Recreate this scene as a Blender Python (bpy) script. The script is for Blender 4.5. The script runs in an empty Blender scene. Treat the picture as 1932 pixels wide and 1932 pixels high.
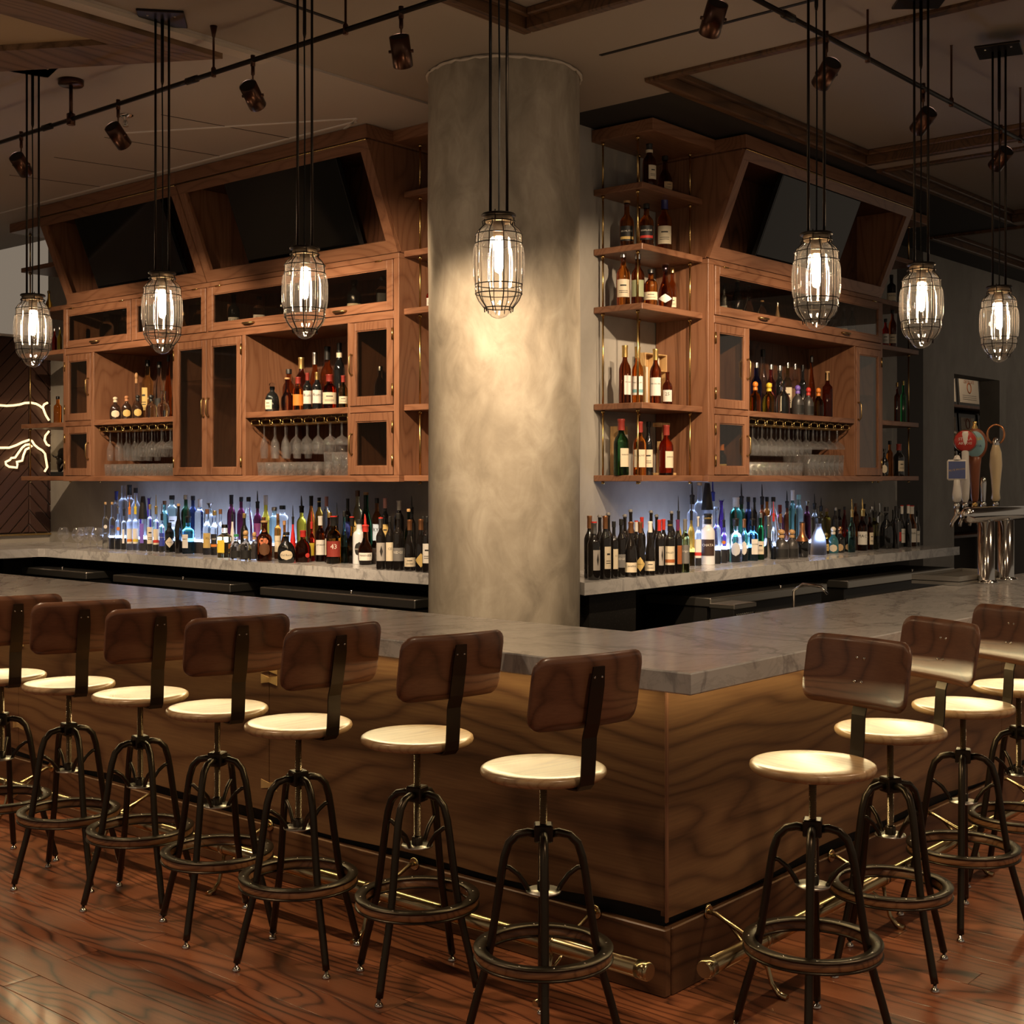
import bpy, math, random
from mathutils import Vector, Matrix

random.seed(7)
SC = bpy.context.scene
COL = SC.collection
PI = math.pi

# ---------------------------------------------------------------- camera
cam_d = bpy.data.cameras.new('camera')
cam_d.sensor_width = 36.0
cam_d.lens = 36.0 * 2510.0 / 1932.0
cam_d.shift_y = -(966.0 - 903.0) / 1932.0
cam_d.clip_end = 100
cam = bpy.data.objects.new('camera', cam_d)
cam.location = (0, 0, 1.625)
cam.rotation_euler = (PI / 2, 0, math.atan2(.6526, .7577) - PI / 2)
COL.objects.link(cam)
SC.camera = cam

# ---------------------------------------------------------------- world, exposure
w = bpy.data.worlds.new('room_air')
SC.world = w
w.use_nodes = True
w.node_tree.nodes['Background'].inputs[0].default_value = (1.0, .80, .60, 1)
w.node_tree.nodes['Background'].inputs[1].default_value = .20
SC.view_settings.view_transform = 'Standard'
SC.view_settings.look = 'None'
SC.view_settings.gamma = 1.0
SC.view_settings.use_curve_mapping = False
SC.view_settings.exposure = 0.0
SC.cycles.max_bounces = 8
SC.cycles.adaptive_threshold = .02
SC.cycles.transmission_bounces = 8
SC.cycles.transparent_max_bounces = 14
SC.cycles.caustics_reflective = False
SC.cycles.caustics_refractive = False
SC.cycles.sample_clamp_indirect = 4.0
SC.cycles.blur_glossy = 0.5

WARM = (1.0, .74, .48)
LEDW = (1.0, .80, .42)


def area_light(name, loc, target, sx, sy, power, color, spread=PI):
    l = bpy.data.lights.new(name, 'AREA')
    l.shape = 'RECTANGLE'; l.size = sx; l.size_y = sy
    l.energy = power; l.color = color; l.spread = spread
    o = bpy.data.objects.new(name, l)
    o.location = loc
    o.rotation_euler = (Vector(target) - Vector(loc)).to_track_quat('-Z', 'Y').to_euler()
    COL.objects.link(o)
    return o


def spot_light(name, loc, target, power, color, angle=60, blend=.5, radius=.03):
    l = bpy.data.lights.new(name, 'SPOT')
    l.energy = power; l.color = color
    l.spot_size = math.radians(angle); l.spot_blend = blend
    l.shadow_soft_size = radius
    o = bpy.data.objects.new(name, l)
    o.location = loc
    o.rotation_euler = (Vector(target) - Vector(loc)).to_track_quat('-Z', 'Y').to_euler()
    COL.objects.link(o)
    return o


# LED tape under the bar counter, along both legs, shining down and out
ul = area_light('under_bar_led_light', (3.425, 5.62, .998), (3.20, 5.62, .80), 6.5, .02, 20, LEDW)
ul.rotation_euler = (Matrix.Rotation(-PI / 2, 4, 'Z') @ Matrix.Rotation(math.radians(-42), 4, 'X')).to_euler()
ur = area_light('under_bar_led_light', (6.40, 2.312, .998), (6.4, 2.1, .8), 6.0, .02, 18, LEDW)
ur.rotation_euler = (Matrix.Rotation(math.radians(-42), 4, 'X')).to_euler()

# unseen fill spots added under the ceiling to light the room around the camera
for (x, y, p, r) in ((1.6, 4.6, 95, .12), (.6, 7.2, 95, .12), (2.6, .4, 60, .12), (5.2, .6, 60, .12), (-1.2, 1.6, 70, .12),
                     (7.6, .8, 42, .12), (2.6, 8.6, 70, .12)):
    l = bpy.data.lights.new('room_fill_spot', 'SPOT')
    l.energy = p * 2.3; l.color = WARM; l.spot_size = math.radians(125); l.spot_blend = .9
    l.shadow_soft_size = r
    o = bpy.data.objects.new('room_fill_spot', l)
    o.location = (x, y, 3.70); COL.objects.link(o)


# ---------------------------------------------------------------- materials
MATS = {}


def new_mat(name):
    m = bpy.data.materials.new(name)
    m.use_nodes = True
    nt = m.node_tree
    b = nt.nodes['Principled BSDF']
    MATS[name] = m
    return m, nt, b


def pmat(name, col, rough=.5, metal=0., trans=0., ior=1.45, coat=0., emit=None, estr=0., spec=None):
    m, nt, b = new_mat(name)
    b.inputs['Base Color'].default_value = (*col, 1)
    b.inputs['Roughness'].default_value = rough
    b.inputs['Metallic'].default_value = metal
    b.inputs['Transmission Weight'].default_value = trans
    b.inputs['IOR'].default_value = ior
    b.inputs['Coat Weight'].default_value = coat
    if spec is not None:
        b.inputs['Specular IOR Level'].default_value = spec
    if emit:
        b.inputs['Emission Color'].default_value = (*emit, 1)
        b.inputs['Emission Strength'].default_value = estr
    return m


def N(nt, t, **kw):
    n = nt.nodes.new(t)
    for k, v in kw.items():
        setattr(n, k, v)
    return n


def L(nt, a, b):
    nt.links.new(a, b)


def ramp(nt, fac, stops):
    r = N(nt, 'ShaderNodeValToRGB')
    cr = r.color_ramp
    while len(cr.elements) > 1:
        cr.elements.remove(cr.elements[-1])
    cr.elements[0].position = stops[0][0]
    cr.elements[0].color = (*stops[0][1], 1)
    for p, c in stops[1:]:
        e = cr.elements.new(p); e.color = (*c, 1)
    if fac is not None:
        L(nt, fac, r.inputs['Fac'])
    return r.outputs['Color']


def noise(nt, vec, scale, detail=5, rough=.55, dist=0.):
    n = N(nt, 'ShaderNodeTexNoise')
    n.inputs['Scale'].default_value = scale
    n.inputs['Detail'].default_value = detail
    n.inputs['Roughness'].default_value = rough
    n.inputs['Distortion'].default_value = dist
    if vec is not None:
        L(nt, vec, n.inputs['Vector'])
    return n.outputs['Fac']


def math_n(nt, op, a, b=None, c=None):
    n = N(nt, 'ShaderNodeMath', operation=op)
    for i, v in enumerate((a, b, c)):
        if v is None:
            continue
        if isinstance(v, (int, float)):
            n.inputs[i].default_value = v
        else:
            L(nt, v, n.inputs[i])
    return n.outputs[0]


def mixc(nt, fac, a, b, mode='MIX'):
    n = N(nt, 'ShaderNodeMix', data_type='RGBA', blend_type=mode)
    for k, v in ((0, fac), (6, a), (7, b)):
        if isinstance(v, (int, float)):
            n.inputs[k].default_value = v
        elif isinstance(v, tuple):
            n.inputs[k].default_value = (*v, 1)
        else:
            L(nt, v, n.inputs[k])
    return n.outputs[2]


def coords(nt, rnd=False, world=False):
    if world or rnd:
        v = N(nt, 'ShaderNodeNewGeometry').outputs['Position']
    else:
        v = N(nt, 'ShaderNodeTexCoord').outputs['Object']
    r = None
    oi = N(nt, 'ShaderNodeObjectInfo').outputs['Random']
    if rnd:
        s = N(nt, 'ShaderNodeVectorMath', operation='SCALE')
        s.inputs[0].default_value = (37.0, 91.0, 53.0)
        L(nt, oi, s.inputs['Scale'])
        a = N(nt, 'ShaderNodeVectorMath', operation='ADD')
        L(nt, v, a.inputs[0]); L(nt, s.outputs[0], a.inputs[1])
        v = a.outputs[0]
    return v, oi


def bumpn(nt, b, h, strength=.2, dist=.002):
    n = N(nt, 'ShaderNodeBump')
    n.inputs['Strength'].default_value = strength
    n.inputs['Distance'].default_value = dist
    L(nt, h, n.inputs['Height'])
    L(nt, n.outputs['Normal'], b.inputs['Normal'])


def wood(name, dark, mid, light, axis='x', sc=1., rough=.4, rnd=False, coat=0., K=42., amp=7., rvar=.35, bump=.12, blotch=.55, lw=.45):
    """flat sawn grain: growth lines across the board, warped by stretched noise, plus pores and slow colour drift"""
    m, nt, b = new_mat(name)
    v, oi = coords(nt, rnd=rnd)
    def mapped(al, ac):
        mp = N(nt, 'ShaderNodeMapping')
        mp.inputs['Scale'].default_value = (al if axis == 'x' else ac, al if axis == 'y' else ac, al if axis == 'z' else ac)
        L(nt, v, mp.inputs['Vector'])
        return mp.outputs[0]
    n1 = noise(nt, mapped(.75 * sc, 3.2 * sc), 1.0, 2, .4, .3)
    n2 = noise(nt, mapped(.9 * sc, 5. * sc), .8, 4, .55, .2)
    n3 = noise(nt, mapped(5. * sc, 150. * sc), 1., 3, .6)
    sp = N(nt, 'ShaderNodeSeparateXYZ'); L(nt, v, sp.inputs[0])
    o = [sp.outputs[k] for k in range(3) if 'xyz'[k] != axis]
    ac = math_n(nt, 'ADD', o[0], o[1])
    t = math_n(nt, 'MULTIPLY_ADD', ac, K * .35 * sc, math_n(nt, 'MULTIPLY', n1, amp * 2.2))
    fr = math_n(nt, 'FRACT', t)
    ln = math_n(nt, 'POWER', math_n(nt, 'ABSOLUTE', math_n(nt, 'SUBTRACT', math_n(nt, 'MULTIPLY', fr, 2.), 1.)), 3.)
    f = math_n(nt, 'MULTIPLY_ADD', ln, -lw, math_n(nt, 'MULTIPLY_ADD', n2, blotch * 1.6, .62 - blotch * .8))
    f = math_n(nt, 'MULTIPLY_ADD', n3, .42, math_n(nt, 'SUBTRACT', f, .16))
    col = ramp(nt, f, [(.12, dark), (.5, mid), (.88, light)])
    if rvar:
        hs = N(nt, 'ShaderNodeHueSaturation')
        L(nt, col, hs.inputs['Color'])
        L(nt, math_n(nt, 'MULTIPLY_ADD', oi, rvar, 1 - rvar / 2), hs.inputs['Value'])
        col = hs.outputs[0]
    L(nt, col, b.inputs['Base Color'])
    b.inputs['Roughness'].default_value = rough
    b.inputs['Coat Weight'].default_value = coat
    b.inputs['Coat Roughness'].default_value = .12
    if bump:
        bumpn(nt, b, f, bump, .0015)
    return m


# cabinet walnut, three grain directions
WD, WM, WL = (.085, .033, .016), (.20, .085, .042), (.30, .145, .078)
for ax in 'xyz':
    wood('walnut_' + ax, WD, WM, WL, ax, 1.0, .40, rvar=.2, lw=.25, blotch=.4)
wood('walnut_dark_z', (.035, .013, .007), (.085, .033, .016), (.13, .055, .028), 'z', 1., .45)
# live edge bar slab
wood('slab_y', (.042, .018, .008), (.135, .063, .028), (.25, .135, .058), 'y', .8, .36, K=40, amp=4.5, rvar=.1, lw=.34, blotch=.6)
wood('slab_x', (.045, .020, .009), (.145, .069, .031), (.27, .145, .064), 'x', .8, .36, K=40, amp=4.5, rvar=.1, lw=.34, blotch=.6)
wood('plinth_y', (.04, .017, .008), (.11, .050, .022), (.19, .095, .042), 'y', .8, .36, rvar=.1)
wood('plinth_x', (.04, .017, .008), (.11, .050, .022), (.19, .095, .042), 'x', .8, .36, rvar=.1)
wood('sapwood', (.30, .17, .06), (.45, .27, .10), (.6, .4, .17), 'x', .8, .4, rvar=.2)
# stools
wood('seat_wood', (.24, .13, .06), (.40, .24, .115), (.52, .34, .18), 'x', 1.4, .32, rvar=.15, coat=.2, lw=.35)
wood('back_wood', (.055, .021, .011), (.145, .058, .029), (.22, .098, .050), 'x', 1.4, .34, rvar=.25, coat=.15, lw=.4)
wood('ring_wood', (.14, .06, .025), (.27, .12, .05), (.4, .2, .09), 'x', 2., .4)
# floor
wood('floor_plank', (.030, .009, .005), (.18, .055, .024), (.31, .105, .045), 'y', 1.1, .28, rnd=True, coat=.2, K=50, amp=6, rvar=.5, lw=.5, blotch=.65)
wood('rail_wood', (.035, .016, .008), (.085, .040, .017), (.14, .068, .03), 'x', 1., .45)
wood('beam_wood', (.10, .055, .026), (.20, .115, .058), (.30, .18, .095), 'x', .6, .6, rvar=.1)
wood('pale_wood', (.42, .24, .09), (.58, .36, .15), (.7, .48, .22), 'z', 1.5, .5)

# marble
m, nt, b = new_mat('marble')
v, oi = coords(nt, world=True)
n0 = noise(nt, v, 1.1, 6, .6, 1.6)
ve = math_n(nt, 'ABSOLUTE', math_n(nt, 'SUBTRACT', n0, .5))
ve = math_n(nt, 'SUBTRACT', 1., math_n(nt, 'MULTIPLY', ve, 34.))
ve = math_n(nt, 'MAXIMUM', ve, 0.)
mpm = N(nt, 'ShaderNodeMapping'); mpm.inputs['Rotation'].default_value = (0, 0, .7); mpm.inputs['Scale'].default_value = (1.5, 5, 3)
L(nt, v, mpm.inputs['Vector'])
n1 = noise(nt, mpm.outputs[0], 2.2, 8, .65, 1.2)
v2 = math_n(nt, 'MAXIMUM', math_n(nt, 'SUBTRACT', 1., math_n(nt, 'MULTIPLY', math_n(nt, 'ABSOLUTE', math_n(nt, 'SUBTRACT', n1, .52)), 20.)), 0.)
n2 = noise(nt, v, 1.7, 4, .5)
base = ramp(nt, n2, [(.3, (.50, .48, .465)), (.7, (.62, .60, .58))])
c1 = mixc(nt, math_n(nt, 'MULTIPLY', v2, .35), base, (.30, .285, .28))
c2 = mixc(nt, math_n(nt, 'MULTIPLY', ve, .55), c1, (.17, .16, .16))
L(nt, c2, b.inputs['Base Color'])
b.inputs['Roughness'].default_value = .16
b.inputs['Specular IOR Level'].default_value = .6

# troweled plaster
def plaster(name, dark, mid, light, rough=.6, sc=1.):
    m, nt, b = new_mat(name)
    v, oi = coords(nt, world=True)
    mp = N(nt, 'ShaderNodeMapping'); mp.inputs['Scale'].default_value = (1, 1, .62)
    L(nt, v, mp.inputs['Vector'])
    a = noise(nt, mp.outputs[0], 1.5 * sc, 7, .62, .8)
    c = noise(nt, mp.outputs[0], 6. * sc, 6, .6, 1.2)
    f = math_n(nt, 'MULTIPLY_ADD', c, .38, math_n(nt, 'MULTIPLY', a, .62))
    col = ramp(nt, f, [(.36, dark), (.5, mid), (.64, light)])
    d = noise(nt, v, 9. * sc, 8, .7, 2.5)
    sp = math_n(nt, 'GREATER_THAN', d, .70)
    col = mixc(nt, math_n(nt, 'MULTIPLY', sp, .45), col, tuple(x * .45 for x in mid))
    L(nt, col, b.inputs['Base Color'])
    b.inputs['Roughness'].default_value = rough
    bumpn(nt, b, c, .25, .004)
    return m


plaster('column_plaster', (.20, .17, .13), (.33, .285, .22), (.47, .42, .34), .55)
plaster('wall_plaster', (.26, .235, .20), (.33, .305, .265), (.40, .37, .33), .6, .5)
pmat('ceiling_paint', (.36, .30, .245), .8)
pmat('ceiling_lit_tone', (.50, .44, .385), .8)  # ceiling colour lightened to stand in for the light falling on it
pmat('coffer_paint', (.30, .255, .215), .8)
pmat('ceiling_black', (.022, .020, .018), .7)
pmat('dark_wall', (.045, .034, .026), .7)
pmat('far_wall', (.5, .45, .38), .8)
pmat('pale_board', (.55, .48, .40), .7)
pmat('concrete_tan', (.46, .34, .20), .8)
pmat('subfloor', (.012, .006, .004), .8)
pmat('gap_black', (.008, .006, .005), .7)
pmat('black_steel', (.028, .022, .017), .38, .85)
pmat('stool_steel', (.060, .046, .032), .33, .9)
pmat('bronze_head', (.075, .035, .022), .28, .85)
pmat('screw_steel', (.30, .23, .15), .3, 1.)
pmat('brass', (.62, .42, .16), .26, 1.)
pmat('antique_brass', (.40, .27, .12), .35, 1.)
pmat('rail_brass', (.52, .40, .22), .2, 1.)
pmat('chrome', (.62, .60, .57), .12, 1.)
pmat('brushed_steel', (.55, .52, .46), .34, 1.)
pmat('dark_steel', (.035, .033, .031), .4, .7)
pmat('foot_nickel', (.6, .55, .5), .15, 1.)
pmat('screen_black', (.004, .004, .004), .06, spec=.6)
pmat('tv_bezel', (.012, .012, .012), .25)
pmat('leather_brown', (.085, .042, .030), .45)
pmat('bull_bronze', (.02, .016, .013), .3, .6)
pmat('felt_black', (.006, .006, .006), .9)
pmat('neon_tube', (1, .9, .7), .5, emit=(1.0, .68, .34), estr=1.7)
pmat('bulb_glow', (1, .9, .7), .5, emit=(1.0, .70, .42), estr=165.)
pmat('lamp_socket', (.30, .22, .14), .4, .8)
pmat('downlight_glow', (1, 1, 1), .5, emit=(1., .92, .8), estr=25.)
pmat('led_acrylic', (.8, .85, 1.), .5, emit=(.48, .62, 1.0), estr=7.)
pmat('step_dark', (.05, .04, .035), .5)
pmat('tap_white', (.78, .74, .68), .25)
pmat('tap_cream', (.68, .54, .32), .3, coat=.4)
pmat('tap_red', (.45, .04, .03), .3)
pmat('tap_brown', (.22, .07, .03), .35)
pmat('tap_blue', (.10, .13, .30), .4)
pmat('tap_teal', (.25, .45, .5), .4)
pmat('paper', (.72, .66, .58), .7)
pmat('frame_black', (.015, .012, .010), .4)
pmat('white_paint', (.75, .7, .64), .6)
pmat('printer_grey', (.06, .06, .065), .5)

m, nt, b = new_mat('speckled_stone')
v, oi = coords(nt, world=True)
vo = N(nt, 'ShaderNodeTexVoronoi'); vo.inputs['Scale'].default_value = 90
L(nt, v, vo.inputs['Vector'])
col = ramp(nt, vo.outputs['Distance'], [(.0, (.28, .25, .2)), (.16, (.02, .018, .016)), (1, (.012, .011, .010))])
L(nt, col, b.inputs['Base Color']); b.inputs['Roughness'].default_value = .3


def thin_glass(name, tint=(1, 1, 1), refl=.09, rough=.01, edge=.55, haze=0.):
    m = bpy.data.materials.new(name); m.use_nodes = True
    nt = m.node_tree
    nt.nodes.remove(nt.nodes['Principled BSDF'])
    out = nt.nodes['Material Output']
    tr = N(nt, 'ShaderNodeBsdfTransparent'); tr.inputs[0].default_value = (*tint, 1)
    gl = N(nt, 'ShaderNodeBsdfGlossy'); gl.inputs['Roughness'].default_value = rough
    gl.inputs['Color'].default_value = (1, 1, 1, 1)
    lw = N(nt, 'ShaderNodeLayerWeight'); lw.inputs['Blend'].default_value = .35
    f = math_n(nt, 'MULTIPLY_ADD', math_n(nt, 'POWER', lw.outputs['Facing'], 3.), edge, refl)
    mx = N(nt, 'ShaderNodeMixShader')
    L(nt, f, mx.inputs[0]); L(nt, tr.outputs[0], mx.inputs[1]); L(nt, gl.outputs[0], mx.inputs[2])
    last = mx.outputs[0]
    if haze:
        df = N(nt, 'ShaderNodeBsdfDiffuse'); df.inputs[0].default_value = (.9, .9, .9, 1)
        tl = N(nt, 'ShaderNodeBsdfTranslucent'); tl.inputs[0].default_value = (.9, .9, .9, 1)
        ad = N(nt, 'ShaderNodeMixShader'); ad.inputs[0].default_value = .5
        L(nt, df.outputs[0], ad.inputs[1]); L(nt, tl.outputs[0], ad.inputs[2])
        m2 = N(nt, 'ShaderNodeMixShader')
        L(nt, math_n(nt, 'MULTIPLY_ADD', math_n(nt, 'POWER', lw.outputs['Facing'], 2.), haze * 2., haze), m2.inputs[0])
        L(nt, last, m2.inputs[1]); L(nt, ad.outputs[0], m2.inputs[2])
        last = m2.outputs[0]
    L(nt, last, out.inputs[0])
    MATS[name] = m
    return m


thin_glass('pane_glass', (.80, .78, .74), .09, .005, .5)
thin_glass('stem_glass', (.93, .92, .91), .13, .03, .8, .05)
thin_glass('lamp_glass', (.96, .94, .91), .10, .02, .85, .012)

GL = dict(clear=((.86, .90, .92), .0, 1), frost=((.85, .90, 1.0), .42, 1), amber=((.62, .19, .025), .02, 1), dkamber=((.22, .045, .010), .02, 1),
          redamber=((.42, .04, .012), .02, 1), gold=((.72, .38, .05), .02, 1), yellow=((.80, .62, .05), .02, 1), paleyellow=((.82, .70, .36), .02, 1),
          green=((.04, .42, .12), .02, 1), dkgreen=((.02, .085, .03), .03, 1), emerald=((.06, .40, .30), .02, 1), teal=((.25, .60, .58), .03, 1),
          paleteal=((.55, .80, .82), .05, 1), blue=((.16, .52, .78), .02, 1), blue2=((.03, .05, .45), .03, 1), navy=((.03, .05, .16), .03, 1),
          violet=((.18, .08, .62), .04, 1), plum=((.14, .02, .06), .03, 1), red=((.60, .03, .015), .03, 1), orange=((.62, .20, .02), .03, 1),
          orangegl=((.80, .30, .02), .02, 1), olive=((.20, .24, .10), .03, 1), oliveglass=((.36, .33, .10), .03, 1),
          wine=((.010, .008, .007), .05, 0), black=((.008, .008, .008), .07, 0), smoke=((.045, .04, .038), .35, 0), tealdark=((.03, .12, .14), .08, 0),
          dkbrown=((.03, .014, .008), .07, 0), white=((.72, .74, .76), .25, 0), whiteglass=((.80, .80, .82), .2, 0), cream=((.75, .70, .60), .4, 0),
          redplastic=((.65, .02, .02), .35, 0), steel=((.55, .53, .50), .16, 2), tan=((.45, .28, .14), .4, 0))
for k, (c, r, t) in GL.items():
    if t == 1:
        pmat('glass_' + k, c, r, 0, 1., 1.36)
    elif t == 2:
        pmat('glass_' + k, c, r, 1.)
    else:
        pmat('glass_' + k, c, r, 0, coat=.6, spec=.6)
PR = dict(white=(.78, .74, .67), cream=(.72, .62, .45), gold=(.60, .42, .14), orange=(.72, .22, .03), red=(.55, .04, .03), maroon=(.25, .03, .02),
          black=(.015, .014, .013), blue=(.05, .07, .35), navy=(.03, .03, .15), violet=(.20, .12, .55), yellow=(.75, .55, .05), brown=(.16, .07, .03),
          grey=(.20, .19, .18), tan=(.50, .34, .18), teal=(.18, .38, .40), rust=(.42, .13, .04), silver=(.6, .6, .62), plum=(.16, .03, .10),
          paleblue=(.55, .66, .8), photo=(.42, .38, .34), oldgreen=(.30, .32, .18), darkbrown=(.05, .025, .018), copper=(.45, .20, .09), pink=(.6, .3, .28),
          green=(.04, .25, .10), cork=(.50, .30, .13), wood=(.45, .25, .11), aqua=(.3, .6, .6))
for k, c in PR.items():
    pmat('print_' + k, c, .55)
    pmat('cap_' + k, c, .35, .0, coat=.2)
pmat('cap_goldmetal', (.62, .43, .16), .3, .9)
pmat('cap_silvermetal', (.6, .58, .55), .25, 1.)
pmat('cap_coppermetal', (.55, .25, .11), .3, .9)
pmat('cap_glass', (.85, .88, .9), .02, 0, 1., 1.36)
pmat('ink', (.03, .025, .02), .6)
pmat('ink_pale', (.75, .70, .6), .6)

M = MATS


# ---------------------------------------------------------------- mesh building
class MB:
    def __init__(s):
        s.v = []; s.f = []; s.sm = []

    def add(s, vs, fs, smooth=False):
        o = len(s.v)
        s.v += [tuple(p) for p in vs]
        s.f += [tuple(i + o for i in f) for f in fs]
        s.sm += [smooth] * len(fs)
        return s

    def box(s, x0, x1, y0, y1, z0, z1):
        x0, x1 = min(x0, x1), max(x0, x1); y0, y1 = min(y0, y1), max(y0, y1); z0, z1 = min(z0, z1), max(z0, z1)
        v = [(x0, y0, z0), (x1, y0, z0), (x1, y1, z0), (x0, y1, z0), (x0, y0, z1), (x1, y0, z1), (x1, y1, z1), (x0, y1, z1)]
        return s.add(v, [(0, 3, 2, 1), (4, 5, 6, 7), (0, 1, 5, 4), (1, 2, 6, 5), (2, 3, 7, 6), (3, 0, 4, 7)])

    def cbox(s, x0, x1, y0, y1, z0, z1, c=.003):
        """box with chamfered edges"""
        c = min(c, (x1 - x0) * .45, (y1 - y0) * .45, (z1 - z0) * .45)
        X = (x0, x1); Y = (y0, y1); Z = (z0, z1)
        v = []; idx = {}
        for i in (0, 1):
            for j in (0, 1):
                for k in (0, 1):
                    sx = c if i == 0 else -c; sy = c if j == 0 else -c; sz = c if k == 0 else -c
                    for a in range(3):
                        p = [X[i] + sx, Y[j] + sy, Z[k] + sz]
                        p[a] = (X[i], Y[j], Z[k])[a]
                        idx[(i, j, k, a)] = len(v); v.append(tuple(p))
        f = []
        I = idx
        f.append((I[0, 0, 0, 0], I[0, 0, 1, 0], I[0, 1, 1, 0], I[0, 1, 0, 0])); f.append((I[1, 0, 0, 0], I[1, 1, 0, 0], I[1, 1, 1, 0], I[1, 0, 1, 0]))
        f.append((I[0, 0, 0, 1], I[1, 0, 0, 1], I[1, 0, 1, 1], I[0, 0, 1, 1])); f.append((I[0, 1, 0, 1], I[0, 1, 1, 1], I[1, 1, 1, 1], I[1, 1, 0, 1]))
        f.append((I[0, 0, 0, 2], I[0, 1, 0, 2], I[1, 1, 0, 2], I[1, 0, 0, 2])); f.append((I[0, 0, 1, 2], I[1, 0, 1, 2], I[1, 1, 1, 2], I[0, 1, 1, 2]))
        for i in (0, 1):
            for j in (0, 1):
                q = (I[i, j, 0, 0], I[i, j, 0, 1], I[i, j, 1, 1], I[i, j, 1, 0]); f.append(q if i == j else q[::-1])
        for i in (0, 1):
            for k in (0, 1):
                q = (I[i, 0, k, 0], I[i, 1, k, 0], I[i, 1, k, 2], I[i, 0, k, 2]); f.append(q if i != k else q[::-1])
        for j in (0, 1):
            for k in (0, 1):
                q = (I[0, j, k, 1], I[1, j, k, 1], I[1, j, k, 2], I[0, j, k, 2]); f.append(q if j == k else q[::-1])
        for i in (0, 1):
            for j in (0, 1):
                for k in (0, 1):
                    t = (I[i, j, k, 0], I[i, j, k, 1], I[i, j, k, 2]); f.append(t if (i + j + k) % 2 else t[::-1])
        return s.add(v, f)

    def tube(s, pts, r, seg=10, closed=False, caps=True, smooth=True):
        pts = [Vector(p) for p in pts]
        n = len(pts)
        rs = r if isinstance(r, (list, tuple)) else [r] * n
        tang = []
        for i in range(n):
            a = pts[(i - 1) % n] if (closed or i > 0) else pts[i]
            b_ = pts[(i + 1) % n] if (closed or i < n - 1) else pts[i]
            tang.append((b_ - a).normalized())
        up = Vector((0, 0, 1)) if abs(tang[0].z) < .9 else Vector((1, 0, 0))
        u = tang[0].cross(up).normalized()
        v = []
        for i in range(n):
            t = tang[i]
            u = (u - t * u.dot(t)).normalized()
            w_ = t.cross(u)
            for k in range(seg):
                a = 2 * PI * k / seg
                v.append(pts[i] + (u * math.cos(a) + w_ * math.sin(a)) * rs[i])
        f = []
        m_ = n if closed else n - 1
        for i in range(m_):
            for k in range(seg):
                a0 = i * seg + k; a1 = i * seg + (k + 1) % seg
                b0 = ((i + 1) % n) * seg + k; b1 = ((i + 1) % n) * seg + (k + 1) % seg
                f.append((a0, b0, b1, a1))
        s.add(v, f, smooth)
        if caps and not closed:
            o = len(s.v) - len(v)
            s.f.append(tuple(o + k for k in range(seg))); s.sm.append(False)
            s.f.append(tuple(o + (n - 1) * seg + k for k in reversed(range(seg)))); s.sm.append(False)
        return s

    def lathe(s, prof, seg=24, c=(0, 0, 0), power=2., sy=1., smooth=True, mod=None, axis='z'):
        v = []; rows = []
        for (r, z) in prof:
            row = []
            if r < 1e-6:
                row = [len(v)] * seg; v.append((0, 0, z))
            else:
                for k in range(seg):
                    a = 2 * PI * k / seg
                    ca, sa = math.cos(a), math.sin(a)
                    q = 1.
                    if power != 2.:
                        q = (abs(ca) ** power + abs(sa) ** power) ** (-1 / power)
                    rr = r * q * (mod(a, z) if mod else 1.)
                    row.append(len(v)); v.append((rr * ca, rr * sa * sy, z))
            rows.append(row)
        f = []
        for i in range(len(rows) - 1):
            A, Bq = rows[i], rows[i + 1]
            for k in range(seg):
                k2 = (k + 1) % seg
                q = []
                for t in (A[k], A[k2], Bq[k2], Bq[k]):
                    if t not in q:
                        q.append(t)
                if len(q) > 2:
                    f.append(tuple(q))
        if axis == 'x':
            v = [(p[2], p[0], p[1]) for p in v]
        elif axis == 'y':
            v = [(p[1], p[2], p[0]) for p in v]
        v = [(p[0] + c[0], p[1] + c[1], p[2] + c[2]) for p in v]
        return s.add(v, f, smooth)

    def prism(s, poly, z0, z1):
        n = len(poly)
        v = [(x, y, z0) for x, y in poly] + [(x, y, z1) for x, y in poly]
        f = [tuple(reversed(range(n))), tuple(range(n, 2 * n))]
        for i in range(n):
            j = (i + 1) % n
            f.append((i, j, n + j, n + i))
        return s.add(v, f)

    def mesh(s, name):
        me = bpy.data.meshes.new(name)
        me.from_pydata(s.v, [], s.f)
        me.polygons.foreach_set('use_smooth', s.sm)
        me.update()
        return me

    def build(s, name, mat, parent=None, **kw):
        return mobj(name, s.mesh(name), mat, parent, **kw)


def mobj(name, me, mat, parent=None, label=None, cat=None, group=None, kind=None, loc=None, rot=None, scale=None):
    o = bpy.data.objects.new(name, me)
    COL.objects.link(o)
    if mat is not None:
        mt = MATS[mat] if isinstance(mat, str) else mat
        if len(me.materials) == 0:
            me.materials.append(None)
        o.material_slots[0].link = 'OBJECT'
        o.material_slots[0].material = mt
    if parent is not None:
        o.parent = parent
    if loc: o.location = loc
    if rot: o.rotation_euler = rot
    if scale: o.scale = scale
    tag(o, label, cat, group, kind)
    return o


def tag(o, label=None, cat=None, group=None, kind=None):
    if label: o['label'] = label
    if cat: o['category'] = cat
    if group: o['group'] = group
    if kind: o['kind'] = kind
    return o


def thing(name, label, cat, loc=(0, 0, 0), rotz=0., group=None, kind=None):
    o = bpy.data.objects.new(name, None)
    o.empty_display_size = .05
    COL.objects.link(o)
    o.location = loc
    o.rotation_euler = (0, 0, rotz)
    return tag(o, label, cat, group, kind)


def copy_tree(o, parent=None):
    c = o.copy()
    COL.objects.link(c)
    c.parent = parent
    for ch in [x for x in CHILD.get(o.name, [])]:
        copy_tree(ch, c)
    return c


CHILD = {}


def index_children(o):
    CHILD[o.name] = list(o.children)
    for c in o.children:
        index_children(c)


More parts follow.
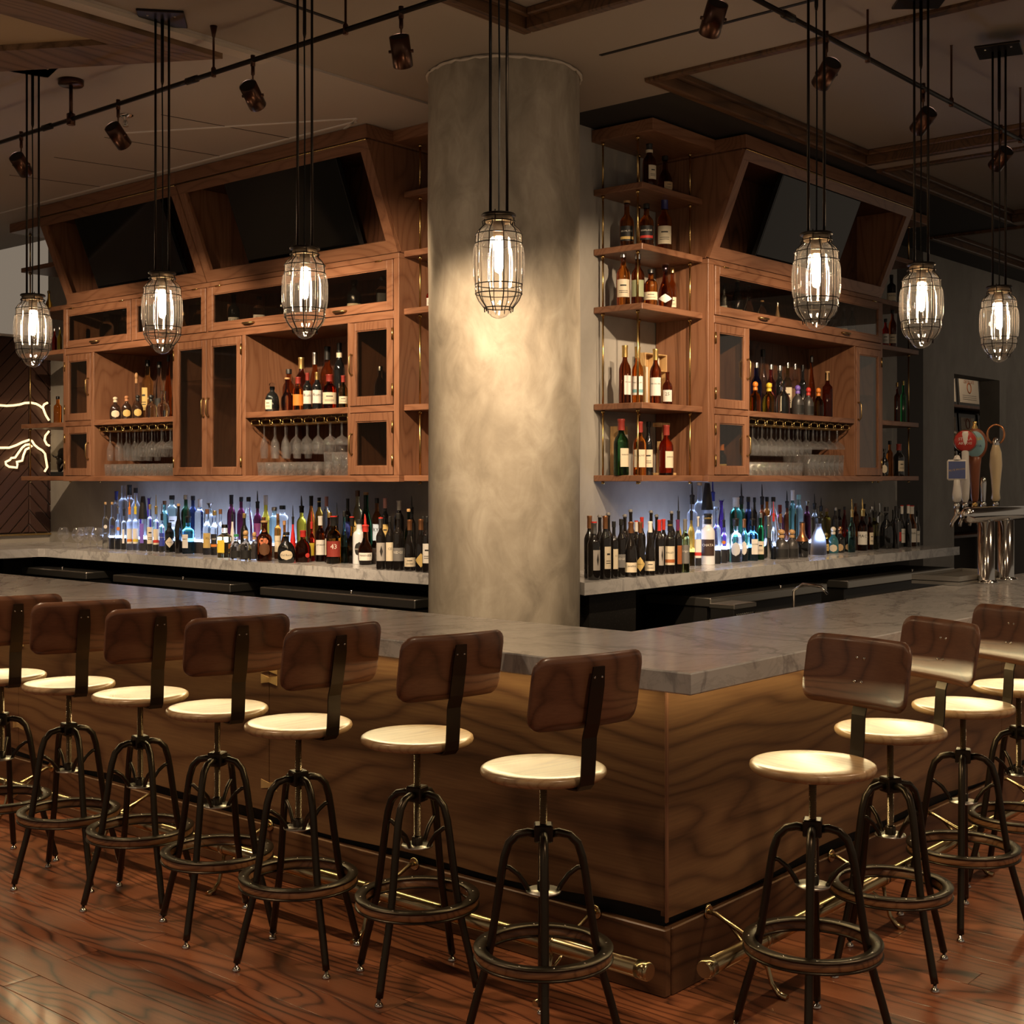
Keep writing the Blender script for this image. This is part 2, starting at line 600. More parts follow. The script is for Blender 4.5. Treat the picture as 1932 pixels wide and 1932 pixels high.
def run_root(side, name, label, cat, s, d, z=0., group=None, kind=None):
    """a thing standing in one of the two back bar runs: local x runs along the wall to the right, local y into the wall"""
    if side == 'R':
        return thing(name, label, cat, (s, d, z), 0., group, kind)
    return thing(name, label, cat, (d, -s, z), -PI / 2, group, kind)


def ordinal(n):
    return ['first', 'second', 'third', 'fourth', 'fifth', 'sixth', 'seventh', 'eighth', 'ninth', 'tenth', 'eleventh', 'twelfth', 'thirteenth',
            'fourteenth', 'fifteenth', 'sixteenth', 'seventeenth', 'eighteenth', 'nineteenth', 'twentieth', 'twenty-first', 'twenty-second',
            'twenty-third', 'twenty-fourth', 'twenty-fifth', 'twenty-sixth', 'twenty-seventh', 'twenty-eighth', 'twenty-ninth', 'thirtieth'][n] if n < 30 else str(n + 1) + 'th'


TXT = {}


def text_mesh(txt):
    """flat lettering mesh, x in -.5..+.5, y centred, keeps its proportion"""
    if txt in TXT:
        return TXT[txt]
    cu = bpy.data.curves.new('lettering', 'FONT')
    cu.body = txt; cu.align_x = 'CENTER'; cu.align_y = 'CENTER'; cu.resolution_u = 1
    ob = bpy.data.objects.new('lettering_tmp', cu)
    COL.objects.link(ob)
    dg = bpy.context.evaluated_depsgraph_get()
    me = ob.evaluated_get(dg).to_mesh()
    vs = [tuple(v.co) for v in me.vertices]; fs = [tuple(p.vertices) for p in me.polygons]
    ob.evaluated_get(dg).to_mesh_clear()
    bpy.data.objects.remove(ob); bpy.data.curves.remove(cu)
    x0 = min(v[0] for v in vs); x1 = max(v[0] for v in vs); y0 = min(v[1] for v in vs); y1 = max(v[1] for v in vs)
    k = 1. / (x1 - x0)
    vs = [((v[0] - (x0 + x1) / 2) * k, (v[1] - (y0 + y1) / 2) * k) for v in vs]
    TXT[txt] = (vs, fs)
    return TXT[txt]


def flat_text(name, txt, width, mat, parent, origin, ux, uz, off=(0, 0, 0), hscale=1.):
    vs, fs = text_mesh(txt)
    ux = Vector(ux); uz = Vector(uz); o = Vector(origin)
    return MB().add([o + ux * (x * width) + uz * (y * width * hscale) for x, y in vs], fs).build(name, mat, parent)

# ================================================================ STRUCTURE
CZ = 3.74            # ceiling height
XL, YR = 6.20, 4.88  # back walls of the left and right run

# floor: every plank is a piece of the floor
fl = MB().box(-3, 17, -3, 13.5, -.06, -.008).build('floor', 'subfloor', kind='structure')
PW = .127
unit = MB().cbox(-.5, .5, -.5, .5, -1., 0., .012).mesh('plank')
rf = random.Random(3)
x = 1.4
while x < 8.6:
    y0, y1 = (.7, 9.3) if x < 3.47 else (.4, 2.36)
    y = y0 - rf.random() * 1.2
    while y < y1:
        ln = .9 + rf.random() * 1.1
        if not (y + ln < y0):
            mobj('floor_plank', unit, 'floor_plank', fl, loc=(x + PW / 2, y + ln / 2, rf.random() * .0006), scale=(PW - .0016, ln - .0016, .02))
        y += ln
    x += PW

# ceiling
ce = MB()
for a in ((-3, 17, -3, .2), (-3, 1.4, .2, 4.06), (4.80, 5.78, .2, 4.06), (8.32, 8.53, .2, 4.06), (10.95, 11.2, .2, 4.06), (13.6, 17, .2, 4.06), (-3, 6.08, 4.06, 5.24)):
    ce.box(*a, CZ, CZ + .16)
ceiling = ce.build('ceiling', 'ceiling_paint', kind='structure')
MB().box(-3, 6.2, 5.24, 13.5, CZ - .012, CZ + .16).build('lit_ceiling_field', 'ceiling_lit_tone', ceiling)  # brightly lit left ceiling, its light put into a paler colour
MB().box(6.08, 11.2, 4.06, 5.24, CZ, CZ + .16).box(11.2, 17, 4.85, 5.24, CZ, CZ + .16).box(10.3, 17, 5.24, 8, CZ, CZ + .16).build('black_ceiling_field', 'ceiling_black', ceiling)
COFF = ((1.4, 4.80, .2, 4.06), (5.78, 8.32, .2, 4.06), (8.53, 10.95, .2, 4.06), (11.2, 13.6, .2, 4.85))
for (x0, x1, y0, y1) in COFF:
    MB().box(x0 - .01, x1 + .01, y0 - .01, y1 + .01, CZ + .07, CZ + .16).build('coffer_panel', 'coffer_paint', ceiling)
    for (a, b, c, d, ax) in ((x0, x1, y1 - .055, y1, 'x'), (x0, x1, y0, y0 + .055, 'x'), (x0, x0 + .055, y0 + .055, y1 - .055, 'y'), (x1 - .055, x1, y0 + .055, y1 - .055, 'y')):
        MB().cbox(a, b, c, d, CZ - .022, CZ + .05, .008).build('coffer_trim', 'rail_wood', ceiling)
    i = .055
    for (a, b, c, d) in ((x0 + i, x1 - i, y1 - i - .035, y1 - i), (x0 + i, x1 - i, y0 + i, y0 + i + .035), (x0 + i, x0 + i + .035, y0 + i + .035, y1 - i - .035), (x1 - i - .035, x1 - i, y0 + i + .035, y1 - i - .035)):
        MB().cbox(a, b, c, d, CZ + .035, CZ + .07, .006).build('coffer_bead', 'rail_wood', ceiling)
# boarded feature on the left ceiling
MB().prism([(4.02, 5.345), (2.4, 7.99), (2.4, 5.34)], CZ - .02, CZ - .012).build('ceiling_inset', 'concrete_tan', ceiling)
MB().prism([(4.03, 5.35), (3.25, 6.66), (2.99, 6.51), (3.543, 5.585)], CZ - .05, CZ - .012).build('ceiling_board', 'beam_wood', ceiling)
MB().prism([(3.247, 6.664), (2.4, 8.09), (2.14, 7.94), (2.987, 6.514)], CZ - .05, CZ - .012).build('ceiling_board', 'beam_wood', ceiling)
MB().prism([(4.026, 5.347), (3.54, 5.58), (2.2, 5.58), (2.2, 5.335)], CZ - .05, CZ - .012).build('ceiling_board', 'beam_wood', ceiling)
MB().box(2.2, 4.25, 5.245, 5.33, CZ - .03, CZ - .012).build('ceiling_batten', 'pale_board', ceiling)
# seams, air slots
def ceil_strip(name, p, q, w_, mat, dz=.004, z=CZ):
    p = Vector(p); q = Vector(q); t = (q - p).normalized(); n = Vector((-t.y, t.x)) * w_ / 2
    return MB().prism([tuple(p - n), tuple(q - n), tuple(q + n), tuple(p + n)], z - dz, z).build(name, mat, ceiling)
ceil_strip('air_slot', (5.32, 4.00), (5.32, 2.6), .022, 'gap_black')
ceil_strip('air_slot', (3.2, 4.62), (4.17, 4.62), .022, 'gap_black')
for p, q in (((4.58, 7.08), (5.29, 5.75)), ((5.33, 10.0), (5.33, 5.80)), ((5.29, 5.75), (5.40, 5.98))):
    ceil_strip('ceiling_seam_bead', p, q, .014, 'white_paint', .006, CZ - .012)
for y in (6.4, 7.1, 7.8, 8.5):
    ceil_strip('ceiling_joint', (4.5 + (y - 6.4) * .1, y + .15), (5.33, y), .006, 'dark_wall', .002, CZ - .012)

# back walls
MB().box(XL, XL + .2, YR, 10.72, 0, CZ).build('wall_left', 'wall_plaster', kind='structure')
MB().box(XL + .2, 10.66, YR, YR + .2, 0, CZ).build('wall_right', 'wall_plaster', kind='structure')
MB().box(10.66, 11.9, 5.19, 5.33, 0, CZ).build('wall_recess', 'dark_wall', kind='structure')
wd = MB().box(11.9, 12.62, 5.19, 5.40, 0, CZ).box(12.62, 13.8, 5.19, 5.40, 2.646, CZ).box(13.8, 17, 5.19, 5.40, 0, CZ)
wd.build('wall_far_right', 'wall_plaster', kind='structure')
MB().box(14.02, 17, 5.13, 5.19, 0, 1.26).build('trim_1', 'dark_wall', kind='structure')
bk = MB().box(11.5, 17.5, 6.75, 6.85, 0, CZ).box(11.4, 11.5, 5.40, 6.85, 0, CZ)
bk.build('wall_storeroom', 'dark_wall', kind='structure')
MB().box(-3, 6.4, 12.9, 13.0, 0, CZ).build('wall_far_left', 'far_wall', kind='structure')

# chevron padded partition
CY = 10.70
wc = MB().box(2.2, XL, CY, CY + .10, 0, 2.86).build('wall_chevron', 'far_wall', kind='structure')
MB().box(2.2, XL, CY - .03, CY, 1.135, 1.15).build('brass_strip', 'brass', wc)
MB().box(2.2, XL, CY - .03, CY, 2.84, 2.86).build('cap_strip', 'white_paint', wc)


def clip(poly, axis, val, keep_less):
    out = []
    n = len(poly)
    for i in range(n):
        a, b_ = poly[i], poly[(i + 1) % n]
        ia = (a[axis] <= val) == keep_less or a[axis] == val
        ib = (b_[axis] <= val) == keep_less or b_[axis] == val
        if ia: out.append(a)
        if ia != ib:
            t = (val - a[axis]) / (b_[axis] - a[axis])
            out.append((a[0] + (b_[0] - a[0]) * t, a[1] + (b_[1] - a[1]) * t))
    return out


def pad(poly, y, depth, inset):
    mx = sum(p[0] for p in poly) / len(poly); mz = sum(p[1] for p in poly) / len(poly)
    def sh(p, k):
        d = Vector((p[0] - mx, p[1] - mz)); l = d.length
        d = d * max(0., 1 - k / max(l, 1e-5))
        return (mx + d.x, mz + d.y)
    n = len(poly)
    rings = [(0., 0.), (inset * .35, depth * .65), (inset, depth)]
    v = []; f = []
    for k, dp in rings:
        for p in poly:
            q = sh(p, k); v.append((q[0], y - dp, q[1]))
    for r_ in range(2):
        for i in range(n):
            j = (i + 1) % n
            f.append((r_ * n + i, r_ * n + j, (r_ + 1) * n + j, (r_ + 1) * n + i))
    f.append(tuple(2 * n + i for i in range(n)))
    mb = MB(); mb.add(v, f, False)
    return mb


AX, PITCH = 5.997, .1255
for sgn, ln in ((-1, .75), (1, .21)):
    for k in range(-1, 22):
        za = 1.231 + k * PITCH
        xe = AX + sgn * ln
        ze = za - ln * 1.08
        po = [(AX, za - PITCH + .004), (xe, ze - PITCH + .004), (xe, ze - .004), (AX, za - .004)]
        if sgn < 0: po = po[::-1]
        po = clip(po, 1, 1.152, False)
        if len(po) >= 3: po = clip(po, 1, 2.838, True)
        if len(po) < 3: continue
        if max(p[1] for p in po) - min(p[1] for p in po) < .02: continue
        pad(po, CY - .002, .022, .016).build('padded_strip', 'leather_brown', wc)

# plaster column
def chip(a, z):
    return 1 + .006 * math.sin(3 * a + z * 2.1) + .004 * math.sin(7 * a - z * 5)
prof = [(.399, 0)] + [(.399, z * .187) for z in range(1, 20)] + [(.399, CZ - .001)]
colm = MB().lathe(prof, 96, (5.284, 4.606, 0), mod=chip).build('plaster_column', 'column_plaster', label='tall round grey plaster column standing at the inner corner of the bar', cat='column')
rc = random.Random(5)
pts = [(5.284 + (.402 + rc.random() * .004) * math.cos(a), 4.606 + (.402 + rc.random() * .004) * math.sin(a), CZ - .008 - rc.random() * .012) for a in [2 * PI * k / 90 for k in range(90)]]
MB().tube(pts, [.005 + rc.random() * .006 for _ in pts], 5, closed=True).build('chipped_edge', 'pale_board', colm)

# ================================================================ BAR
BX0, BX1 = 3.204, 3.944     # left leg, outer and inner edge of the top
BY0, BY1 = 2.087, 2.827     # right leg
PX, PY = 3.464, 2.349       # face of the panelled front
BT, BTH = 1.07, .064
bar = thing('bar_counter', 'L-shaped bar with polished grey marble top and live edge walnut front', 'bar', (PX, PY, 0))
def rel(mb, o=(PX, PY, 0)):
    mb.v = [(p[0] - o[0], p[1] - o[1], p[2] - o[2]) for p in mb.v]
    return mb
# marble top with eased edge as one L
def l_slab(z0, z1, c):
    P = [(BX0, BY0), (9.2, BY0), (9.2, BY1), (BX1, BY1), (BX1, 9.3), (BX0, 9.3)]
    sg = [(1, 1), (-1, 1), (-1, -1), (-1, -1), (-1, -1), (1, -1)]
    rings = [[(p[0] + c * s[0], p[1] + c * s[1], z0) for p, s in zip(P, sg)], [(p[0], p[1], z0 + c) for p in P],
             [(p[0], p[1], z1 - c) for p in P], [(p[0] + c * s[0], p[1] + c * s[1], z1) for p, s in zip(P, sg)]]
    v = [q for r_ in rings for q in r_]
    f = []
    for r_ in range(3):
        for i in range(6):
            j = (i + 1) % 6
            f.append((r_ * 6 + i, r_ * 6 + j, r_ * 6 + 6 + j, r_ * 6 + 6 + i))
    T = 18
    f += [(T + 0, T + 1, T + 2, T + 3), (T + 0, T + 3, T + 4, T + 5), (3, 2, 1, 0), (5, 4, 3, 0)]
    return MB().add(v, f)
rel(l_slab(BT - BTH, BT, .004)).build('marble_top', 'marble', bar, label='polished grey veined marble slab')
zb = BT - BTH
core = MB().box(PX + .032, 3.90, PY + .032, 9.25, 0, zb - .001).box(3.90, 9.15, PY + .032, BY1 - .05, 0, zb - .001)
rel(core).build('bar_core', 'gap_black', bar)
rw = random.Random(11)
def live_panel(name, along, a0, a1, mat, z0=.252, z1=zb - .001):
    """board with a waney lower edge; along 'y' (left leg, face -x) or 'x' (right leg, face -y)"""
    n = max(4, int((a1 - a0) / .09))
    ph = rw.random() * 6
    v = []; f = []
    for i in range(n + 1):
        a = a0 + (a1 - a0) * i / n
        zz = z0 + .012 * math.sin(a * 2.3 + ph) + .008 * math.sin(a * 6.1 + ph * 2)
        for (dep, z) in ((0., zz), (0., z1), (.03, z1), (.03, zz)):
            v.append((PX + dep, a, z) if along == 'y' else (a, PY + dep, z))
    for i in range(n):
        for k in range(4):
            k2 = (k + 1) % 4
            q = (i * 4 + k, i * 4 + k2, i * 4 + 4 + k2, i * 4 + 4 + k)
            f.append(q if along == 'x' else q[::-1])
    e = n * 4
    f += [(3, 2, 1, 0), (e, e + 1, e + 2, e + 3)] if along == 'x' else [(0, 1, 2, 3), (e + 3, e + 2, e + 1, e)]
    return rel(MB().add(v, f)).build(name, mat, bar)
for a0, a1 in ((PY + .004, 4.288), (4.292, 6.270), (6.274, 9.2)):
    live_panel('live_edge_board', 'y', a0, a1, 'slab_y')
for a0, a1 in ((PX + .016, 6.271), (6.275, 9.1)):
    live_panel('live_edge_board', 'x', a0, a1, 'slab_x')
rel(MB().cbox(PX - .004, PX + .013, PY - .004, PY + .003, .235, zb - .002, .003)).build('corner_strip', 'walnut_z', bar)
# base plinth boards
for a0, a1 in ((PY + .0, 5.9), (5.903, 9.2)):
    rel(MB().cbox(PX - .004, PX + .03, a0, a1, .0, .213, .004)).build('plinth_board', 'plinth_y', bar)
for a0, a1 in ((PX + .031, 6.9), (6.903, 9.1)):
    rel(MB().cbox(a0, a1, PY - .004, PY + .03, .0, .213, .004)).build('plinth_board', 'plinth_x', bar)
# bow-tie keys
def bowtie(along, a, z, L_=.05, w_=.019, wn=.010):
    poly = [(-L_, -w_), (0, -wn), (L_, -w_), (L_, w_), (0, wn), (-L_, w_)]
    v = []
    for dep in (-.003, .004):
        for p, q in poly:
            v.append((PX + dep, a + p, z + q) if along == 'y' else (a + p, PY + dep, z + q))
    f = [tuple(range(6)) if along == 'x' else tuple(reversed(range(6)))]
    for i in range(6):
        j = (i + 1) % 6
        q = (i, 6 + i, 6 + j, j)
        f.append(q)
    rel(MB().add(v, f)).build('bow_tie_key', 'sapwood', bar)
for z in (.85, .805, .375):
    bowtie('y', 4.29, z)
bowtie('y', 6.272, .8); bowtie('y', 6.272, .38)
for z in (.84, .393):
    bowtie('x', 6.273, z)

# foot rails
def foot_rail(along, name_lab, start, end, off, brk):
    r = thing('foot_rail', name_lab, 'foot rail', ((off, start, 0) if along == 'y' else (start, off, 0)))
    def W(a, o, z):  # along, outward offset from rail axis (positive towards the bar), z
        return (o, a - start, z) if along == 'y' else (a - start, o, z)
    zc = .17
    MB().tube([W(start, 0, zc), W(end, 0, zc)], .0255, 20).build('tube', 'rail_brass', r)
    MB().tube([W(start - .012, 0, zc), W(start - .004, 0, zc), W(start + .03, 0, zc)], [.024, .0285, .0285], 20).build('end_cap', 'rail_brass', r)
    base = (PX if along == 'y' else PY) - .004 - off
    for b_ in brk:
        p = [W(b_, base, .215), W(b_, base - .03, .214), W(b_, base - .09, .19), W(b_, .03, .155), W(b_, 0, .142)]
        g = MB().tube(p, [.009, .008, .007, .007, .007], 8)
        g.tube([W(b_, base - .001, .215), W(b_, base - .008, .215)], [.026, .02], 14)
        q = [W(b_, -.004, .15), W(b_, -.012, .10), W(b_, -.03, .04), W(b_, -.055, .012), W(b_, -.085, .006)]
        g.tube(q, [.007, .007, .008, .010, .012], 8)
        g.tube([W(b_, base - .075, .195), W(b_, .05, .12), W(b_, -.012, .085)], .005, 6)
        g.tube([W(b_ - .014, 0, zc), W(b_ + .014, 0, zc)], .0285, 18)
        g.build('bracket', 'rail_brass', r)
    return r
foot_rail('y', 'brass foot rail with brackets along the left leg of the bar', 2.262, 9.1, 3.236, (2.62, 3.45, 4.28, 5.1, 5.95, 6.8))
foot_rail('x', 'brass foot rail with brackets along the right leg of the bar', 3.365, 9.0, 2.140, (3.70, 4.55, 5.40, 6.25, 7.1))

# ================================================================ BACK COUNTERS
CT, CTH = 1.075, .066
arc = [(5.284 + .406 * math.cos(a), 4.606 + .406 * math.sin(a)) for a in [math.radians(58 - k * 107 / 12.) for k in range(13)]]
MB().prism([(5.56, 4.285), (10.53, 4.285), (10.53, YR - .002), (arc[0][0], YR - .002)] + arc[:-1], CT - CTH, CT).build(
    'back_counter', 'marble', label='grey marble back counter under the right hand cabinet', cat='counter')
MB().prism([(5.537, 4.97), (XL - .002, 4.97), (XL - .002, CY - .002), (3.6, CY - .002), (3.6, 9.66), (5.50, 9.66), (5.537, 9.62)], CT - CTH, CT).build(
    'back_counter', 'marble', label='grey marble back counter under the left hand cabinet', cat='counter')
# dark carcass below the counters
MB().box(5.98, XL - .004, 4.97, 10.6, 0, CT - CTH - .001).box(3.6, 5.5, 10.2, CY - .004, 0, CT - CTH - .001).build('counter_base', 'gap_black', label='dark recessed base below the left back counter', cat='base')
MB().box(5.80, 10.5, 4.70, YR - .004, 0, CT - CTH - .001).build('counter_base', 'gap_black', label='dark recessed base below the right back counter', cat='base')
MB().box(5.70, 6.13, 4.36, 4.69, 0, CT - CTH - .012).build('stone_pier', 'speckled_stone', label='speckled black stone pier under the right counter beside the column', cat='pier')


def cooler(side, s0, s1, d0, lab, perf=False):
    r = run_root(side, 'bar_cooler', lab, 'cooler', s0, d0, 0)
    w_ = s1 - s0
    MB().cbox(.0, w_, .03, .46, .10, .868, .004).build('body', 'dark_steel', r)
    MB().cbox(-.01, w_ + .01, -.005, .46, .872, .925, .005).build('lid_edge', 'brushed_steel', r)
    MB().box(.015, w_ - .015, .02, .455, .925, .928).build('lid_top', 'dark_steel', r)
    MB().box(0, w_, .06, .44, 0, .10).build('plinth', 'gap_black', r)
    n = 2
    for k in range(n):
        a = .03 + (w_ - .06) * k / n; b_ = .03 + (w_ - .06) * (k + 1) / n - .02
        dr = MB().cbox(a, b_, .008, .03, .14, .80, .003).build('door', 'brushed_steel' if perf else 'dark_steel', r)
        MB().tube([(a + .04, .008, .74), (a + .04, -.015, .74), (b_ - .04, -.015, .74), (b_ - .04, .008, .74)], .006, 6).build('handle', 'chrome', dr)
    MB().tube([(w_ * .6, .02, .93), (w_ * .6, .02, .95)], .008, 8).build('lock', 'chrome', r)
    return r
cooler('L', -6.83, -5.44, 5.45, 'stainless topped bar cooler under the left counter, nearest the column')
cooler('L', -8.52, -7.16, 5.45, 'stainless topped bar cooler, middle one under the left counter')
cooler('L', -9.80, -8.89, 5.45, 'short stainless topped bar cooler under the left end of the counter')
cooler('R', 6.66, 8.08, 4.20, 'stainless topped bar cooler under the right counter, nearest the column', True)
cooler('R', 8.40, 10.2, 4.20, 'stainless topped bar cooler under the right counter near the doorway', True)
# perforated side station on the right, in front of the coolers
pr = run_root('R', 'underbar_station', 'steel underbar station with perforated panels behind the right leg of the bar', 'sink', 6.62, 4.02, 0)
MB().cbox(0, .24, .0, .16, .2, .88, .004).build('cabinet', 'dark_steel', pr)
g = MB()
for i in range(9):
    for j in range(5):
        cx_, cz_ = .03 + i * .022 + (j % 2) * .011, .76 + j * .02
        g.tube([(cx_, -.001, cz_), (cx_, -.004, cz_)], .0062, 6)
g.build('perforation', 'brushed_steel', pr, kind='stuff')
MB().cbox(-.005, .245, -.006, .165, .872, .90, .004).build('rim', 'brushed_steel', pr)
pr2 = run_root('R', 'underbar_sink', 'low steel sink with chrome faucet behind the bar top', 'sink', 6.0, 3.62, 0)
MB().cbox(0, 1.5, .0, .32, .5, .80, .006).build('basin', 'brushed_steel', pr2)
MB().tube([(1.1, .28, .80), (1.1, .28, .96), (1.1, .22, 1.0), (1.1, .10, .99), (1.1, .06, .95)], .009, 8).build('faucet', 'chrome', pr2)
pt = run_root('L', 'receipt_printer', 'dark grey receipt printer behind the left end of the bar', 'printer', -6.95, 4.10, .0)
MB().cbox(0, .42, 0, .26, .70, .93, .02).build('body', 'printer_grey', pt)
MB().cbox(.02, .40, .03, .2, .93, .945, .006).build('paper_cover', 'gap_black', pt)
MB().box(-.1, .55, -.05, .35, .0, .70).build('cabinet', 'gap_black', pt)


# ================================================================ BACK BAR CABINETS
def part_box(nm, mat, r, *a, c=.002):
    return MB().cbox(*a, c).build(nm, mat, r)


def glass_door(r, u0, u1, z0, z1, hinge='l', fw=.052, handles=('v',), shelfz=None):
    """framed glass door with its pane, handle and hinges as sub-parts; hinge l, r or t (flip up)"""
    g_ = .004
    u0 += g_; u1 -= g_; z0 += g_; z1 -= g_
    y0, y1 = -.006, .016
    mb = MB()
    mb.cbox(u0, u0 + fw, y0, y1, z0, z1, .002).cbox(u1 - fw, u1, y0, y1, z0, z1, .002)
    mb.cbox(u0 + fw - .001, u1 - fw + .001, y0 + .0005, y1, z0, z0 + fw, .002).cbox(u0 + fw - .001, u1 - fw + .001, y0 + .0005, y1, z1 - fw, z1, .002)
    # inner bead
    i = fw + .006
    mb.box(u0 + fw, u0 + i, y0 + .006, y1 - .002, z0 + fw, z1 - fw).box(u1 - i, u1 - fw, y0 + .006, y1 - .002, z0 + fw, z1 - fw)
    mb.box(u0 + i, u1 - i, y0 + .006, y1 - .002, z0 + fw, z0 + i).box(u0 + i, u1 - i, y0 + .006, y1 - .002, z1 - i, z1 - fw)
    d = mb.build('door', 'walnut_z' if hinge != 't' else 'walnut_x', r)
    MB().box(u0 + fw, u1 - fw, .004, .008, z0 + fw, z1 - fw).build('glass_pane', 'pane_glass', d)
    for h in handles:
        if h == 'v':
            hu = u1 - fw * .45 if hinge == 'l' else u0 + fw * .45
            zc = (z0 + z1) / 2
            p = [(hu, y0, zc + .062), (hu, y0 - .014, zc + .064), (hu, y0 - .026, zc + .045), (hu, y0 - .026, zc - .045), (hu, y0 - .014, zc - .064), (hu, y0, zc - .062)]
            MB().tube(p, [.007, .005, .0055, .0055, .005, .007], 8).build('handle', 'antique_brass', d)
        else:
            zc = z0 + fw * .5
            p = [(h - .055, y0, zc), (h - .052, y0 - .016, zc), (h - .03, y0 - .026, zc - .002), (h + .03, y0 - .026, zc - .002), (h + .052, y0 - .016, zc), (h + .055, y0, zc)]
            MB().tube(p, [.008, .006, .007, .007, .006, .008], 8).build('handle', 'antique_brass', d)
    if hinge in 'lr':
        hu = u0 if hinge == 'l' else u1
        for zc in (z0 + .09, z1 - .09):
            MB().tube([(hu, y0 - .002, zc - .032), (hu, y0 - .002, zc - .036), (hu, y0 - .002, zc + .036)], [.004, .0058, .0058], 8).build('hinge', 'brass', d)
    else:
        for hu in (u0 + .12, u1 - .12):
            MB().tube([(hu - .03, y0 - .002, z1), (hu + .03, y0 - .002, z1)], .005, 8).build('hinge', 'brass', d)
    return d


DEP = .52
# ---- left cabinet, local u = 9.58 - y, z relative to 1.605
Z0 = 1.605
cl = run_root('L', 'back_bar_cabinet', 'long walnut back bar cabinet with glass doors and niches, left of the column', 'cabinet', -9.58, 5.67, Z0)
W_ = 3.79
zz = lambda z: z - Z0
part_box('bottom_board', 'walnut_x', cl, 0, W_, 0, DEP, 0, zz(1.645))
part_box('top_board', 'walnut_x', cl, 0, W_, 0, DEP, zz(2.966), zz(2.998))
part_box('middle_board', 'walnut_x', cl, .03, W_ - .045, 0, DEP, zz(2.602), zz(2.650))
for (a, b_) in ((0, .03), (W_ - .045, W_)):
    part_box('side_panel', 'walnut_z', cl, a, b_, 0.0005, DEP, zz(1.645), zz(2.966))
for (a, b_) in ((.402, .438), (1.468, 1.487), (2.268, 2.303), (3.329, 3.352)):
    part_box('divider', 'walnut_z', cl, a, b_, .0005, DEP, zz(1.645), zz(2.602))
for (a, b_) in ((.948, .962), (1.868, 1.888)):
    part_box('divider', 'walnut_z', cl, a, b_, .0005, DEP, zz(2.650), zz(2.966))
for (a, b_) in ((.03, .402), (.438, 1.468), (2.303, 3.329), (3.352, W_ - .045)):
    part_box('shelf', 'walnut_x', cl, a, b_, .0005, DEP - .02, zz(2.036), zz(2.075))
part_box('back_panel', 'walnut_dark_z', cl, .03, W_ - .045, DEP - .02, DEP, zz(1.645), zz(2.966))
glass_door(cl, .03, .402, zz(2.075), zz(2.602), 'l')
glass_door(cl, .03, .402, zz(1.645), zz(2.036), 'l')
glass_door(cl, 1.487, 1.878, zz(1.645), zz(2.602), 'l')
glass_door(cl, 1.878, 2.268, zz(1.645), zz(2.602), 'r')
glass_door(cl, 3.352, W_ - .045, zz(2.075), zz(2.602), 'r')
glass_door(cl, 3.352, W_ - .045, zz(1.645), zz(2.036), 'r')
glass_door(cl, .012, .948, zz(2.650), zz(2.966), 't', handles=(.47,))
glass_door(cl, .962, 1.868, zz(2.650), zz(2.966), 't', handles=(1.41,))
glass_door(cl, 1.888, W_ - .045, zz(2.650), zz(2.966), 't', handles=(2.35, 3.27))
for u, z in ((.215, 2.34), (1.68, 2.32), (2.07, 2.32)):
    MB().box(u - .17, u + .17, .05, DEP - .05, zz(z), zz(z) + .006).build('glass_shelf', 'pane_glass', cl)

# ---- right cabinet, local u = x - 7.075
cr = run_root('R', 'back_bar_cabinet', 'walnut back bar cabinet with glass doors and one wide niche, right of the column', 'cabinet', 7.075, 4.48, Z0)
DEP2 = .395
W2 = 2.46
part_box('bottom_board', 'walnut_x', cr, 0, W2, 0, DEP2, 0, zz(1.645))
part_box('top_board', 'walnut_x', cr, 0, W2, 0, DEP2, zz(2.966), zz(2.998))
part_box('middle_board', 'walnut_x', cr, .07, W2 - .03, 0, DEP2, zz(2.602), zz(2.650))
for (a, b_) in ((0, .07), (W2 - .03, W2)):
    part_box('side_panel', 'walnut_z', cr, a, b_, .0005, DEP2, zz(1.645), zz(2.966))
for (a, b_) in ((.482, .497), (1.992, 2.008)):
    part_box('divider', 'walnut_z', cr, a, b_, .0005, DEP2, zz(1.645), zz(2.602))
for (a, b_) in ((.07, .482), (.497, 1.992)):
    part_box('shelf', 'walnut_x', cr, a, b_, .0005, DEP2 - .02, zz(2.030), zz(2.067))
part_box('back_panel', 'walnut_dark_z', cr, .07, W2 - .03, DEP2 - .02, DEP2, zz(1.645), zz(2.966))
glass_door(cr, .07, .482, zz(2.067), zz(2.602), 'l')
glass_door(cr, .07, .482, zz(1.645), zz(2.030), 'l')
glass_door(cr, 2.008, W2 - .03, zz(1.645), zz(2.602), 'r')
glass_door(cr, .07, W2 - .03, zz(2.650), zz(2.966), 't', handles=(.655, 1.83))
MB().box(2.02, W2 - .04, .05, DEP2 - .05, zz(2.25), zz(2.256)).build('glass_shelf', 'pane_glass', cr)


